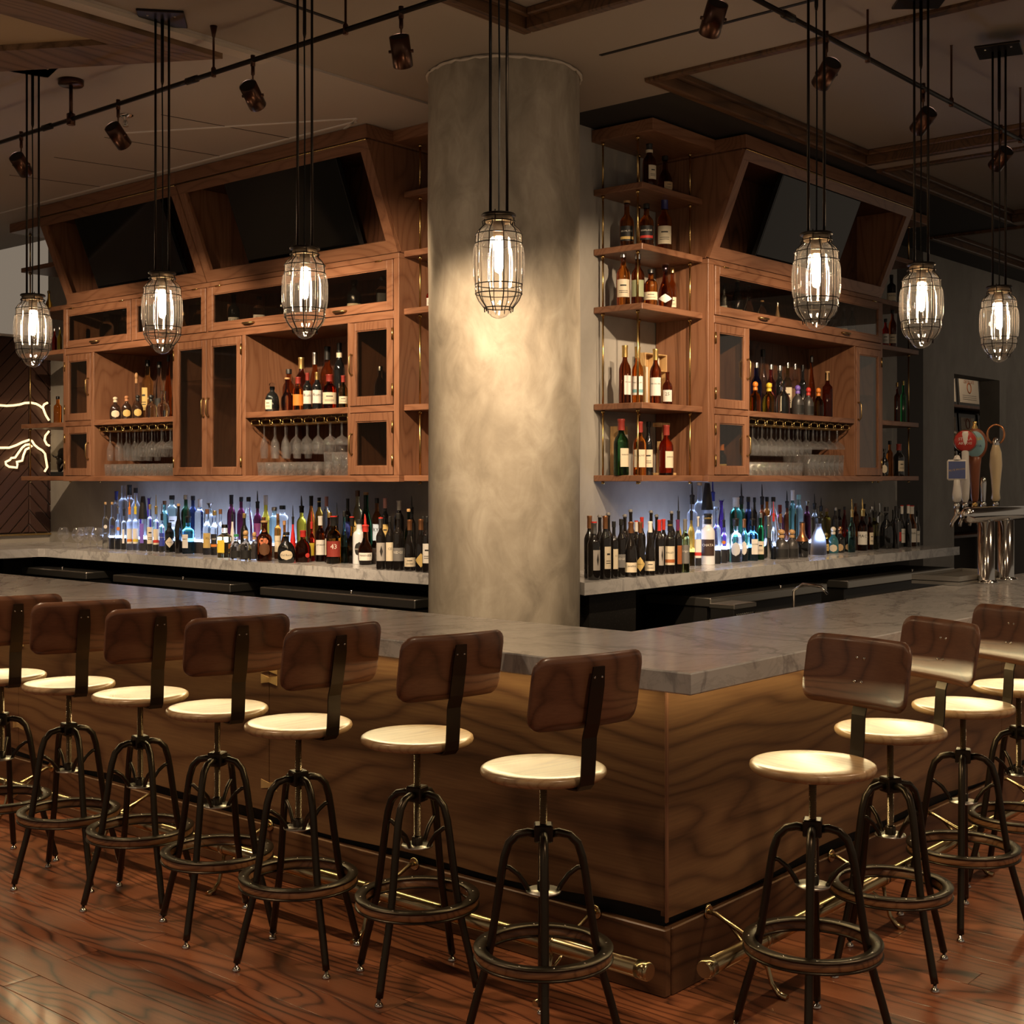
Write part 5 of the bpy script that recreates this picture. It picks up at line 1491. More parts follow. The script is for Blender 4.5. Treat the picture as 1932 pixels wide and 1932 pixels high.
SHELF_BOTTLES = [
(6.569, 4.573, 3.372, 0.254, 0.0412, 'liq', 'dkamber', 'blackcream', 'edgeR:cream', 'dark whisky with cream label and neck band', '', 'corner shelf top level', 'R'),
(6.838, 4.643, 3.372, 0.242, 0.0474, 'dec', 'dkamber', 'black', 'edgeR:tan', 'round dark whisky with tan label', '', 'corner shelf top level', 'R'),
(7.106, 4.749, 3.372, 0.328, 0.0304, 'liq', 'black', 'black', '', 'black whisky bottle beside wood panel', '', 'corner shelf top level', 'R'),
(6.535, 4.714, 3.011, 0.276, 0.0432, 'liq', 'amber', 'cork', 'band:black+gold', 'amber whisky with gold striped black label', 'HIGHLAND', 'corner shelf second level', 'R'),
(6.563, 4.59, 3.011, 0.258, 0.0429, 'liq', 'amber', 'black', 'band:black+red', 'amber whisky with red striped black label', 'HIGHLAND', 'corner shelf second level', 'R'),
(6.808, 4.626, 3.011, 0.335, 0.0456, 'liq', 'amber', 'navytall', 'band:cream', 'amber whisky with navy cap, cream label', '', 'corner shelf second level', 'R'),
(7.111, 4.766, 3.011, 0.354, 0.0339, 'liq', 'green', 'white', 'band:white', 'green whisky bottle with white cap', '', 'corner shelf second level', 'R'),
(6.474, 4.696, 2.66, 0.321, 0.0413, 'liq', 'amber', 'silver', 'band:cream', 'amber whisky with silver capsule, cream label', '', 'corner shelf third level', 'R'),
(6.5, 4.608, 2.66, 0.302, 0.0395, 'liq', 'dkamber', 'silver', 'band:oldgreen', 'dark whisky with old green label', '', 'corner shelf third level', 'R'),
(6.585, 4.573, 2.66, 0.217, 0.0413, 'liq', 'amber', 'black', 'low:cream', 'short whisky with broad cream label', '', 'corner shelf third level', 'R'),
(6.762, 4.59, 2.66, 0.27, 0.0453, 'dec', 'dkamber', 'ballglass', 'diamond:white', 'whisky with white diamond neck tag', '', 'corner shelf third level', 'R'),
(7.024, 4.714, 2.66, 0.293, 0.0268, 'liq', 'amber', 'gold', 'low:cream', 'slim whisky with gold cap', '', 'corner shelf third level', 'R'),
(7.198, 4.784, 2.66, 0.274, 0.0239, 'liq', 'amber', 'white', 'low:tan', 'small whisky nearest the wood panel', '', 'corner shelf third level', 'R'),
(6.49, 4.696, 2.075, 0.347, 0.0366, 'liq', 'dkamber', 'goldtall', 'edgeR:white', 'whisky with gold capsule, white label', 'MACALLAN', 'corner shelf fourth level', 'R'),
(6.547, 4.643, 2.075, 0.34, 0.035, 'liq', 'amber', 'goldtall', 'band:white+teal', 'whisky with gold capsule, teal banded label', 'MACALLAN', 'corner shelf fourth level', 'R'),
(6.669, 4.597, 2.075, 0.333, 0.0353, 'liq', 'dkamber', 'goldtall', 'band:white', 'half full whisky before the wooden box', 'MACALLAN', 'corner shelf fourth level', 'R'),
(6.453, 4.696, 1.645, 0.335, 0.0459, 'liq', 'dkgreen', 'maroon', 'edgeR:cream', 'green malt whisky with maroon cap', 'GLENLIVET', 'corner shelf lowest level', 'R'),
(6.544, 4.626, 1.645, 0.32, 0.0397, 'liq', 'amber', 'maroon', 'band:cream', 'amber malt whisky with maroon cap', 'GLENLIVET', 'corner shelf lowest level', 'R'),
(6.797, 4.738, 1.645, 0.331, 0.0296, 'liq', 'black', 'black', 'band:cream', 'black malt whisky bottle', '', 'corner shelf lowest level', 'R'),
(6.826, 4.626, 1.645, 0.308, 0.0441, 'liq', 'redamber', 'maroon', 'edgeR:cream', 'reddish malt whisky with maroon cap', 'GLENLIVET', 'corner shelf lowest level', 'R'),
(-8.955, 5.74, 2.075, 0.175, 0.0426, 'flask', 'dkbrown', 'blueball', 'oval:cream', 'squat brown tequila with blue collar', '', 'left cabinet, left niche', 'L'),
(-8.802, 5.74, 2.075, 0.177, 0.0402, 'flask', 'dkbrown', 'orangeball', 'oval:gold', 'squat brown tequila with orange collar', '', 'left cabinet, left niche', 'L'),
(-8.655, 5.74, 2.075, 0.177, 0.0398, 'flask', 'dkbrown', 'blackball', 'oval:gold', 'squat brown tequila with black stopper', '', 'left cabinet, left niche', 'L'),
(-8.998, 5.955, 2.075, 0.373, 0.0455, 'squatneck', 'clear', 'ballwood', '', 'long necked clear decanter, wooden ball stopper', '', 'left cabinet, left niche', 'L'),
(-8.811, 5.93, 2.075, 0.46, 0.0449, 'sq', 'paleyellow', 'black', 'edge:gold', 'tall square golden tequila with black cap', '', 'left cabinet, left niche', 'L'),
(-8.47, 5.733, 2.075, 0.171, 0.0413, 'squat', 'clear', 'blackball', '', 'squat clear tequila with black stopper', '', 'left cabinet, left niche', 'L'),
(-8.693, 5.955, 2.075, 0.443, 0.0385, 'liq', 'clear', 'black', 'low:black', 'tall embossed clear bottle with black cap', '', 'left cabinet, left niche', 'L'),
(-8.351, 5.755, 2.075, 0.195, 0.0469, 'dec', 'clear', 'ballglass', '', 'round clear bottle with glass ball stopper', '', 'left cabinet, left niche', 'L'),
(-8.576, 5.955, 2.075, 0.488, 0.0282, 'burg', 'amber', 'black', '', 'very tall slim amber bottle', '', 'left cabinet, left niche', 'L'),
(-7.127, 5.78, 2.075, 0.201, 0.0486, 'flask', 'black', 'ballglass', 'edge:cream', 'dark flask with cream tag', '', 'left cabinet, right niche', 'L'),
(-6.944, 5.76, 2.075, 0.213, 0.0425, 'dec', 'dkamber', 'cork', '', 'round amber decanter bottle', '', 'left cabinet, right niche', 'L'),
(-7.193, 5.98, 2.075, 0.307, 0.0441, 'liq', 'amber', 'black', 'oval:gold', 'amber bottle with gold oval behind decanter', '', 'left cabinet, right niche', 'L'),
(-6.833, 5.76, 2.075, 0.223, 0.0387, 'liq', 'amber', 'maroon', 'band:orange', 'amber rum with orange label', '', 'left cabinet, right niche', 'L'),
(-7.072, 5.99, 2.075, 0.382, 0.0438, 'liq', 'dkamber', 'goldtall', '', 'dark rum with pale gold capsule', '', 'left cabinet, right niche', 'L'),
(-6.74, 5.76, 2.075, 0.245, 0.0297, 'bord', 'black', 'maroon', 'band:white', 'dark rum, red cap, white label', 'Rum', 'left cabinet, right niche', 'L'),
(-6.645, 5.76, 2.075, 0.245, 0.0312, 'bord', 'black', 'goldtall', 'band:white', 'dark rum, gold cap, white label', 'Rum', 'left cabinet, right niche', 'L'),
(-6.932, 5.99, 2.075, 0.409, 0.0415, 'burg', 'amber', 'silvertall', 'band:orange', 'champagne shaped amber bottle, silver foil', '', 'left cabinet, right niche', 'L'),
(-6.805, 5.99, 2.075, 0.439, 0.0465, 'liq', 'amber', 'blacktall', '', 'large amber bottle with black capsule', '', 'left cabinet, right niche', 'L'),
(-6.545, 5.78, 2.075, 0.226, 0.0483, 'liq', 'redamber', 'maroon', 'band:cream', 'red amber rum with cream label', '', 'left cabinet, right niche', 'L'),
(-6.685, 5.99, 2.075, 0.455, 0.039, 'bord', 'black', 'blackcream', '', 'tallest black bottle with cream neck', '', 'left cabinet, right niche', 'L'),
(-6.413, 5.78, 2.075, 0.213, 0.029, 'liq', 'oliveglass', 'maroon', 'low:cream', 'olive bottle with red cap', '', 'left cabinet, right niche', 'L'),
(7.747, 4.541, 2.067, 0.201, 0.0387, 'squat', 'orangegl', 'ballorange', '', 'squat bottle of orange spirit, orange ball', '', 'right cabinet niche', 'R'),
(7.935, 4.545, 2.067, 0.204, 0.0429, 'squat', 'yellow', 'ballyellow', '', 'squat bottle of yellow spirit, yellow ball', '', 'right cabinet niche', 'R'),
(8.133, 4.549, 2.067, 0.231, 0.0473, 'squat', 'clear', 'ballglass', '', 'squat clear bottle with glass ball', '', 'right cabinet niche', 'R'),
(8.329, 4.545, 2.067, 0.208, 0.0425, 'squat', 'smoke', 'ballviolet', 'edgeR:black', 'squat charcoal bottle with violet ball', '', 'right cabinet niche', 'R'),
(8.48, 4.543, 2.067, 0.201, 0.0374, 'squat', 'smoke', 'ballred', 'edgeR:black', 'squat charcoal bottle with red ball', '', 'right cabinet niche', 'R'),
(8.628, 4.543, 2.067, 0.205, 0.0379, 'squat', 'oliveglass', 'ballorange', '', 'squat olive bottle with orange ball', '', 'right cabinet niche', 'R'),
(8.001, 4.681, 2.067, 0.351, 0.0381, 'liq', 'blue2', 'silver', '', 'cobalt blue bottle with silver cap', '', 'right cabinet niche', 'R'),
(8.301, 4.803, 2.067, 0.47, 0.0375, 'burg', 'clear', 'black', '', 'tall embossed clear bottle, black cap', '', 'right cabinet niche', 'R'),
(8.198, 4.681, 2.067, 0.352, 0.0351, 'liq', 'red', 'silver', 'oval:maroon', 'red bottle with silver cap', '', 'right cabinet niche', 'R'),
(8.32, 4.681, 2.067, 0.352, 0.041, 'liq', 'black', 'silver', '', 'black bottle with silver cap', '', 'right cabinet niche', 'R'),
(8.468, 4.7, 2.067, 0.383, 0.0321, 'sq', 'oliveglass', 'silver', 'band:cream', 'square olive bottle with cream label', '', 'right cabinet niche', 'R'),
(8.61, 4.719, 2.067, 0.384, 0.0306, 'sq', 'clear', 'silver', 'band:brown', 'square clear bottle with brown label', '', 'right cabinet niche', 'R'),
(8.724, 4.719, 2.067, 0.384, 0.027, 'sq', 'black', 'black', '', 'square black bottle beside amber one', '', 'right cabinet niche', 'R'),
(8.824, 4.7, 2.067, 0.456, 0.0272, 'burg', 'amber', 'black', '', 'slim tall amber bottle', '', 'right cabinet niche', 'R'),
(8.846, 4.585, 2.067, 0.339, 0.0386, 'sq', 'dkamber', 'corktall', '', 'tall square amber bottle with tan cap', '', 'right cabinet niche', 'R'),
(-9.59, 5.872, 2.668, 0.258, 0.0448, 'liq', 'clear', 'clear', '', 'clear bottle, leftmost behind the flip door', '', 'left flip door compartment', 'L'),
(-9.284, 5.872, 2.668, 0.259, 0.0544, 'jug', 'clear', 'clear', '', 'broad clear decanter behind the flip door', '', 'left flip door compartment', 'L'),
(-9.034, 5.872, 2.668, 0.288, 0.0453, 'liq', 'clear', 'silver', '', 'clear bottle with silver cap behind flip door', '', 'left flip door compartment', 'L'),
(-8.267, 5.872, 2.668, 0.185, 0.0314, 'dec', 'yellow', 'gold', '', 'small round yellow bottle', '', 'middle flip door compartment', 'L'),
(-8.078, 5.872, 2.668, 0.251, 0.0407, 'liq', 'paleyellow', 'gold', '', 'pale golden bottle with gold cap', '', 'middle flip door compartment', 'L'),
(-7.638, 5.85, 2.668, 0.259, 0.0413, 'liq', 'black', 'black', 'low:white', 'black bottle with white label', 'STOUT', 'wide flip door compartment', 'L'),
(-7.354, 5.85, 2.668, 0.219, 0.0423, 'sq', 'clear', 'black', 'low:white', 'clear bottle with pale carton label', '', 'wide flip door compartment', 'L'),
(-7.141, 5.872, 2.668, 0.147, 0.029, 'dec', 'oliveglass', 'silver', '', 'round olive bottle', '', 'wide flip door compartment', 'L'),
(-6.41, 5.872, 2.668, 0.243, 0.0481, 'liq', 'black', 'black', 'low:cream', 'large black bottle with cream label', '', 'wide flip door compartment', 'L'),
(-6.124, 5.85, 2.668, 0.237, 0.0386, 'sq', 'clear', 'silver', 'band:black', 'clear bottle with white lettering', '', 'wide flip door compartment', 'L'),
(7.528, 4.647, 2.668, 0.221, 0.0226, 'sq', 'smoke', 'black', 'low:white', 'smoky bottle with white label', '', 'right flip door compartment', 'R'),
(7.694, 4.647, 2.668, 0.295, 0.0388, 'burg', 'black', 'gold', 'low:tan', 'dark sloping bottle with tan label', '', 'right flip door compartment', 'R'),
(7.844, 4.647, 2.668, 0.244, 0.0322, 'dec', 'clear', 'clear', '', 'round clear decanter', '', 'right flip door compartment', 'R'),
(8.02, 4.647, 2.668, 0.202, 0.0308, 'squat', 'clear', 'cork', 'edge:orange', 'squat clear bottle with orange ribbon', '', 'right flip door compartment', 'R'),
(8.23, 4.647, 2.668, 0.183, 0.0222, 'bell', 'tan', 'silver', '', 'tan conical bottle', '', 'right flip door compartment', 'R'),
(9.12, 4.663, 2.668, 0.17, 0.0436, 'squat', 'clear', 'clear', '', 'squat clear bottle', '', 'right flip door compartment', 'R'),
(9.261, 4.663, 2.668, 0.248, 0.0281, 'liq', 'wine', 'silver', 'low:cream', 'dark bottle with silver neck and cream label', '', 'right flip door compartment', 'R'),
(9.397, 4.663, 2.668, 0.265, 0.0283, 'liq', 'wine', 'silver', 'low:tan', 'dark bottle with silver neck and tan label', '', 'right flip door compartment', 'R'),
(9.581, 4.663, 2.668, 0.266, 0.0308, 'sq', 'oliveglass', 'black', 'low:cream', 'square olive bottle', '', 'right flip door compartment', 'R'),
(-6.19, 5.894, 2.075, 0.266, 0.039, 'liq', 'clear', 'silver', '', 'clear bottle behind the upper right glass door', '', 'left cabinet, small upper door', 'L'),
(-9.696, 5.894, 1.645, 0.303, 0.043, 'squat', 'clear', 'clear', '', 'clear decanter behind the lower left glass door', '', 'left cabinet, small lower door', 'L'),
(7.502, 4.647, 1.645, 0.206, 0.033, 'liq', 'black', 'orangetall', 'low:gold', 'dark bottle with yellow label behind glass door', '', 'right cabinet, lower door', 'R'),
(10.092, 4.667, 3.011, 0.25, 0.0362, 'sq', 'black', 'black', 'low:cream', 'dark bottle with wide cream label', 'TAVOL', 'far right shelf upper level', 'R'),
(9.912, 4.633, 2.66, 0.228, 0.0273, 'liq', 'red', 'black', 'band:white', 'red bottle with white label', '', 'far right shelf third level', 'R'),
(10.075, 4.65, 2.66, 0.325, 0.0319, 'liq', 'dkamber', 'black', 'low:cream', 'dark whisky with diamond neck tag', '', 'far right shelf third level', 'R'),
(10.126, 4.633, 2.075, 0.321, 0.0256, 'sq', 'dkamber', 'gold', '', 'square amber bottle with slanted gold band', '', 'far right shelf fourth level', 'R'),
(10.24, 4.633, 2.075, 0.34, 0.0236, 'sq', 'green', 'gold', '', 'square green bottle with slanted gold band', '', 'far right shelf fourth level', 'R'),
(9.816, 4.598, 1.645, 0.213, 0.0312, 'flask', 'black', 'black', 'oval:cream', 'dark flask with cream oval', '', 'far right shelf lowest level', 'R'),
(10.21, 4.735, 1.645, 0.286, 0.0302, 'liq', 'amber', 'black', '', 'amber bottle with black cap', '', 'far right shelf lowest level', 'R'),
(10.155, 4.633, 1.645, 0.258, 0.0427, 'liq', 'black', 'maroon', 'edgeR:cream', 'black bottle with red cap, cream label', '', 'far right shelf lowest level', 'R'),
(-10.253, 5.935, 3.011, 0.192, 0.029, 'dec', 'gold', 'gold', '', 'small gold bottle', '', 'far left shelf upper level', 'L'),
(-10.162, 5.935, 2.66, 0.22, 0.02, 'liq', 'red', 'silver', '', 'slim red bottle', '', 'far left shelf third level', 'L'),
(-10.119, 5.957, 2.66, 0.232, 0.0199, 'liq', 'yellow', 'silver', '', 'slim yellow bottle', '', 'far left shelf third level', 'L'),
(-10.112, 5.935, 2.075, 0.235, 0.0354, 'sq', 'amber', 'black', '', 'square amber bottle with black cap', '', 'far left shelf fourth level', 'L'),
(-5.698, 5.849, 2.66, 0.144, 0.026, 'liq', 'red', 'black', 'band:white', 'red bottle with white label half behind column', '', 'shelf beside column third level', 'L'),
]


def bottle_cat(ty, desc):
    if ty == 'shaker': return 'shaker'
    if 'pourer' in desc: return 'pourer'
    if 'wine' in desc: return 'wine bottle'
    return 'bottle'


def place_row(tab, side, where):
    rows = {}
    for e in tab:
        rows.setdefault(e[11], []).append(e)
    for row, es in rows.items():
        es.sort(key=lambda e: e[0])
        for i, (s, d, z, h, r, ty, gl, cap, lab, desc, txt, _) in enumerate(es):
            lb = '%s, %s from the left in the %s row, %s' % (desc, ordinal(i), row, where)
            words = lb.split()
            if len(words) > 16:
                lb = '%s, %s from left, %s row, %s' % (desc, ordinal(i), row, where)
            bottle(side, s, d, z, h, r, ty, gl, cap, lab, lb, bottle_cat(ty, desc), txt, 'bottles on the ' + where)


place_row(LEFT_BOTTLES, 'L', 'left counter')
place_row(RIGHT_BOTTLES, 'R', 'right counter')
for (s, d, z, h, r, ty, gl, cap, lab, desc, txt, where, side) in SHELF_BOTTLES:
    bottle(side, s, d, z, h, r, ty, gl, cap, lab, desc + ', ' + where, bottle_cat(ty, desc), txt, 'bottles on the ' + where)

# ---------------------------------------------------------------- boxes, statue and other things on the shelves
wb = run_root('R', 'wooden_whisky_box', 'open pale wooden whisky presentation box on the corner shelf', 'box', 6.93, 4.77, 2.0755)
WB_W, WB_H = .24, .335
part_box('back', 'pale_wood', wb, -WB_W / 2, WB_W / 2, .06, .068, 0, WB_H)
part_box('side', 'pale_wood', wb, -WB_W / 2, -WB_W / 2 + .009, 0, .06, 0, WB_H)
part_box('side', 'pale_wood', wb, WB_W / 2 - .009, WB_W / 2, 0, .06, 0, WB_H)
part_box('partition', 'pale_wood', wb, -.004, .005, 0, .06, 0, WB_H)
part_box('top', 'pale_wood', wb, -WB_W / 2 + .009, WB_W / 2 - .009, 0, .06, WB_H - .009, WB_H)
part_box('ledge', 'pale_wood', wb, .005, WB_W / 2 - .009, 0, .06, .225, .234)
part_box('card', 'paper', wb, .025, .075, .03, .033, .236, .318, c=.0005)
part_box('card', 'paper', wb, -.10, -.05, .03, .034, .0, .25, c=.0005)
bottle('R', 6.985, 4.725, 2.0755, .22, .032, 'liq', 'dkamber', 'none', 'band:white', 'dark whisky with white label standing in the pale wooden box', 'bottle', '25')
ct = run_root('R', 'whisky_carton', 'tall white and tan whisky carton on the lowest corner shelf', 'carton', 6.62, 4.80, 1.6455)
part_box('carton', 'pale_wood', ct, -.045, .045, 0, .07, 0, .30)
part_box('printed_front', 'paper', ct, -.044, .044, -.001, 0., .09, .25, c=.0004)
ws = run_root('R', 'wooden_bottle_stand', 'pale wooden bottle stand with upright post on the lowest corner shelf', 'stand', 6.86, 4.66, 1.6455)
part_box('base', 'pale_wood', ws, -.055, .055, -.05, .05, 0, .016)
part_box('post', 'pale_wood', ws, -.02, .02, .02, .045, .016, .21)
part_box('collar', 'pale_wood', ws, -.06, .06, .0, .05, .30, .325)
part_box('post', 'pale_wood', ws, .03, .055, .025, .045, .016, .30)
bx = run_root('R', 'gift_box', 'dark grey upright gift box with gold lining on the far right shelf', 'box', 9.63, 4.60, 2.0755)
part_box('shell', 'printer_grey', bx, -.06, .075, .0, .14, 0, .40)
part_box('lining', 'cap_goldmetal', bx, .03, .07, -.0015, 0., .02, .37, c=.0005)
cd = run_root('R', 'white_card', 'blank white card standing on the far right shelf behind the gift box', 'card', 9.62, 4.78, 2.0755)
part_box('card', 'paper', cd, -.05, .09, 0, .004, 0, .50, c=.001)

# bull statue on the far left bottom shelf
bs = run_root('L', 'bull_statue', 'small black bronze charging bull statue on the lowest far left shelf', 'statue', -9.80, 5.86, 1.6455)
part_box('base', 'felt_black', bs, -.20, .20, -.06, .06, 0, .035, c=.004)
b_ = MB()
def blob(c, rx, ry, rz, seg=14):
    pr = [(0, -1)] + [(math.sin(t * PI / 8), -math.cos(t * PI / 8)) for t in range(1, 8)] + [(0, 1)]
    m_ = MB().lathe(pr, seg)
    b_.add([(c[0] + v[0] * rx, c[1] + v[1] * ry, c[2] + v[2] * rz) for v in m_.v], m_.f, True)
b_.tube([(.15, 0, .165), (.09, 0, .17), (.03, 0, .175), (-.03, 0, .185), (-.08, 0, .178), (-.115, 0, .15), (-.145, 0, .125), (-.175, 0, .105)], [.035, .05, .052, .055, .06, .048, .032, .018], 12)
for sy in (-1, 1):
    b_.tube([(-.07, sy * .028, .15), (-.11, sy * .03, .10), (-.16 if sy > 0 else -.12, sy * .03, .07), (-.19 if sy > 0 else -.105, sy * .03, .045 if sy > 0 else .036)], [.026, .018, .012, .012], 8)
    b_.tube([(.13, sy * .028, .15), (.15, sy * .03, .11), (.12, sy * .03, .08), (.135, sy * .03, .036)], [.03, .020, .012, .013], 8)
    b_.tube([(-.145, sy * .02, .15), (-.155, sy * .05, .16), (-.18, sy * .055, .175)], [.009, .007, .002], 6)
    b_.tube([(-.13, sy * .022, .145), (-.125, sy * .05, .14)], [.008, .004], 6)
b_.tube([(.17, 0, .18), (.20, 0, .2), (.19, 0, .225), (.16, 0, .23)], [.006, .005, .005, .008], 6)
b_.build('body', 'bull_bronze', bs)

# illuminated bull outline on the chevron wall
NEON = [[(5.656, 2.247), (5.703, 2.246), (5.766, 2.244), (5.83, 2.25), (5.886, 2.26), (5.934, 2.275), (5.991, 2.28), (6.041, 2.272), (6.074, 2.257), (6.098, 2.239)],
        [(6.098, 2.239), (6.115, 2.27), (6.148, 2.287)], [(6.103, 2.243), (6.115, 2.213), (6.132, 2.175), (6.161, 2.134)],
        [(6.161, 2.038), (6.127, 1.999), (6.119, 1.961), (6.14, 1.923), (6.165, 1.912)],
        [(5.656, 1.888), (5.703, 1.886), (5.79, 1.888), (5.854, 1.91), (5.91, 1.937), (5.975, 1.959), (6.0, 1.951), (6.024, 1.917), (6.057, 1.891), (6.098, 1.869), (6.123, 1.842), (6.144, 1.724), (6.119, 1.686)],
        [(6.0, 1.905), (5.975, 1.92), (5.942, 1.915), (5.91, 1.892), (5.878, 1.85), (5.846, 1.805), (5.81, 1.801), (5.798, 1.785), (5.758, 1.766), (5.762, 1.744), (5.79, 1.726), (5.862, 1.719), (5.866, 1.752), (5.858, 1.767), (5.91, 1.779), (5.922, 1.828), (5.942, 1.874), (5.975, 1.89)]]
ns = thing('light_outline_sign', 'glowing warm white outline of a standing bull on the chevron wall', 'light sign', (5.9, CY - .06, 1.68))
for i, pth in enumerate(NEON):
    MB().tube([(x - 5.9, 0, z - 1.68) for x, z in pth], .0098, 8, closed=(i == 5)).build('light_tube', 'neon_tube', ns)
for (x, z) in ((5.83, 2.25), (6.041, 2.272), (5.79, 1.888), (6.024, 1.917), (5.862, 1.735)):
    MB().tube([(x - 5.9, .0, z - 1.68), (x - 5.9, .058, z - 1.68)], .004, 6).build('standoff', 'black_steel', ns)

# ---------------------------------------------------------------- glasses
def glass_mesh(name, prof, seg=18, flip=False):
    H_ = prof[-1][1] if not flip else 0
    if flip:
        top = max(p[1] for p in prof)
        prof = [(r, top - z) for r, z in prof]
        return MB().lathe([(r, z - top) for r, z in prof], seg).mesh(name)
    return MB().lathe(prof, seg).mesh(name)
FLUTE = [(.033, 0), (.031, .003), (.006, .008), (.0042, .02), (.0042, .085), (.010, .097), (.022, .125), (.027, .16), (.025, .20), (.022, .232)]
WINE = [(.036, 0), (.034, .003), (.007, .009), (.0045, .02), (.0045, .085), (.012, .094), (.030, .112), (.040, .135), (.0415, .155), (.038, .185), (.034, .205)]
COUPE = [(.036, 0), (.034, .003), (.008, .009), (.006, .02), (.006, .085), (.012, .095), (.030, .105), (.050, .125), (.055, .14), (.056, .15)]
TUMB = [(0, .006), (.026, .006), (.029, 0), (.030, .002), (.034, .05), (.037, .09), (.0355, .09), (.0325, .05), (.028, .014), (0, .012)]
HIGH = [(0, .008), (.026, .008), (.029, 0), (.030, .002), (.033, .08), (.036, .15), (.0345, .15), (.0315, .08), (.028, .016), (0, .014)]
SNIF = [(.034, 0), (.032, .003), (.007, .008), (.0055, .02), (.0055, .05), (.014, .058), (.036, .075), (.047, .10), (.045, .125), (.036, .15), (.030, .165)]
gm = {'flute': glass_mesh('flute', FLUTE, flip=True), 'wine': glass_mesh('wine_glass', WINE, flip=True), 'coupe': glass_mesh('coupe', COUPE, flip=True),
      'tumbler': glass_mesh('tumbler', TUMB), 'highball': glass_mesh('highball', HIGH), 'snifter': glass_mesh('snifter', SNIF)}
gname = {'flute': 'champagne_flute', 'wine': 'wine_glass', 'coupe': 'cocktail_coupe', 'tumbler': 'tumbler', 'highball': 'highball_glass', 'snifter': 'brandy_snifter'}
gword = {'flute': 'clear champagne flute hanging upside down', 'wine': 'clear wine glass hanging upside down', 'coupe': 'clear wide cocktail coupe hanging upside down',
         'tumbler': 'short clear tumbler standing in rows', 'highball': 'tall clear highball glass standing in rows', 'snifter': 'clear brandy snifter'}


def put_glass(side, kind, s, d, z, where):
    o = mobj(gname[kind], gm[kind], 'stem_glass', None, label='%s %s' % (gword[kind], where), cat='glass', group='%s %s' % (gname[kind].replace('_', ' '), where))
    o.location = (s, d, z) if side == 'R' else (d, -s, z)
    return o


def niche(side, s0, s1, n, kinds, d0, zr, zs, where, tumb, high):
    p_ = (s1 - s0) / n
    for k in range(n - 1):
        for q in range(3):
            kd = kinds[min(k, len(kinds) - 1)]
            put_glass(side, kd, s0 + p_ * (k + 1), d0 + .03 + q * .10 + (.01 if kd == 'coupe' else 0), zr - .047 + .0045, where)
    a, b2, rows = tumb
    nn = int((b2 - a) / .079)
    for i in range(nn):
        for q in range(rows):
            put_glass(side, 'tumbler', a + .0395 + i * .079, d0 + .04 + q * .085 + (i % 2) * .006, zs, where)
    if high:
        a, b2, rows = high
        nn = int((b2 - a) / .077)
        for i in range(nn):
            for q in range(rows):
                put_glass(side, 'highball', a + .0385 + i * .077, d0 + .04 + q * .082, zs, where)


niche('L', -9.12, -8.13, 9, ['flute'] * 4 + ['wine'] * 2 + ['coupe'] * 3, 5.70, 2.036, 1.6455, 'in the left niche', (-9.08, -8.13, 3), None)
niche('L', -7.26, -6.27, 9, ['flute'] * 3 + ['wine'] * 3 + ['coupe'] * 3, 5.70, 2.036, 1.6455, 'in the niche near the column', (-7.22, -6.55, 3), (-6.54, -6.27, 3))
niche('R', 7.59, 9.05, 12, ['wine'] * 7 + ['coupe'] * 5, 4.51, 2.030, 1.6455, 'in the right cabinet', (7.60, 8.45, 3), (8.46, 9.05, 3))
for i, (s, d) in enumerate([(-9.56 + i * .105, 5.66 + (i % 2) * .105) for i in range(4)] + [(-9.50 + i * .105, 5.86 + (i % 2) * .10) for i in range(2)]):
    put_glass('L', 'snifter', s, d, CT, 'standing in a cluster at the left end of the back counter')

# ================================================================ PENDANTS
PZ = 2.566   # underside plate height
NL = 10


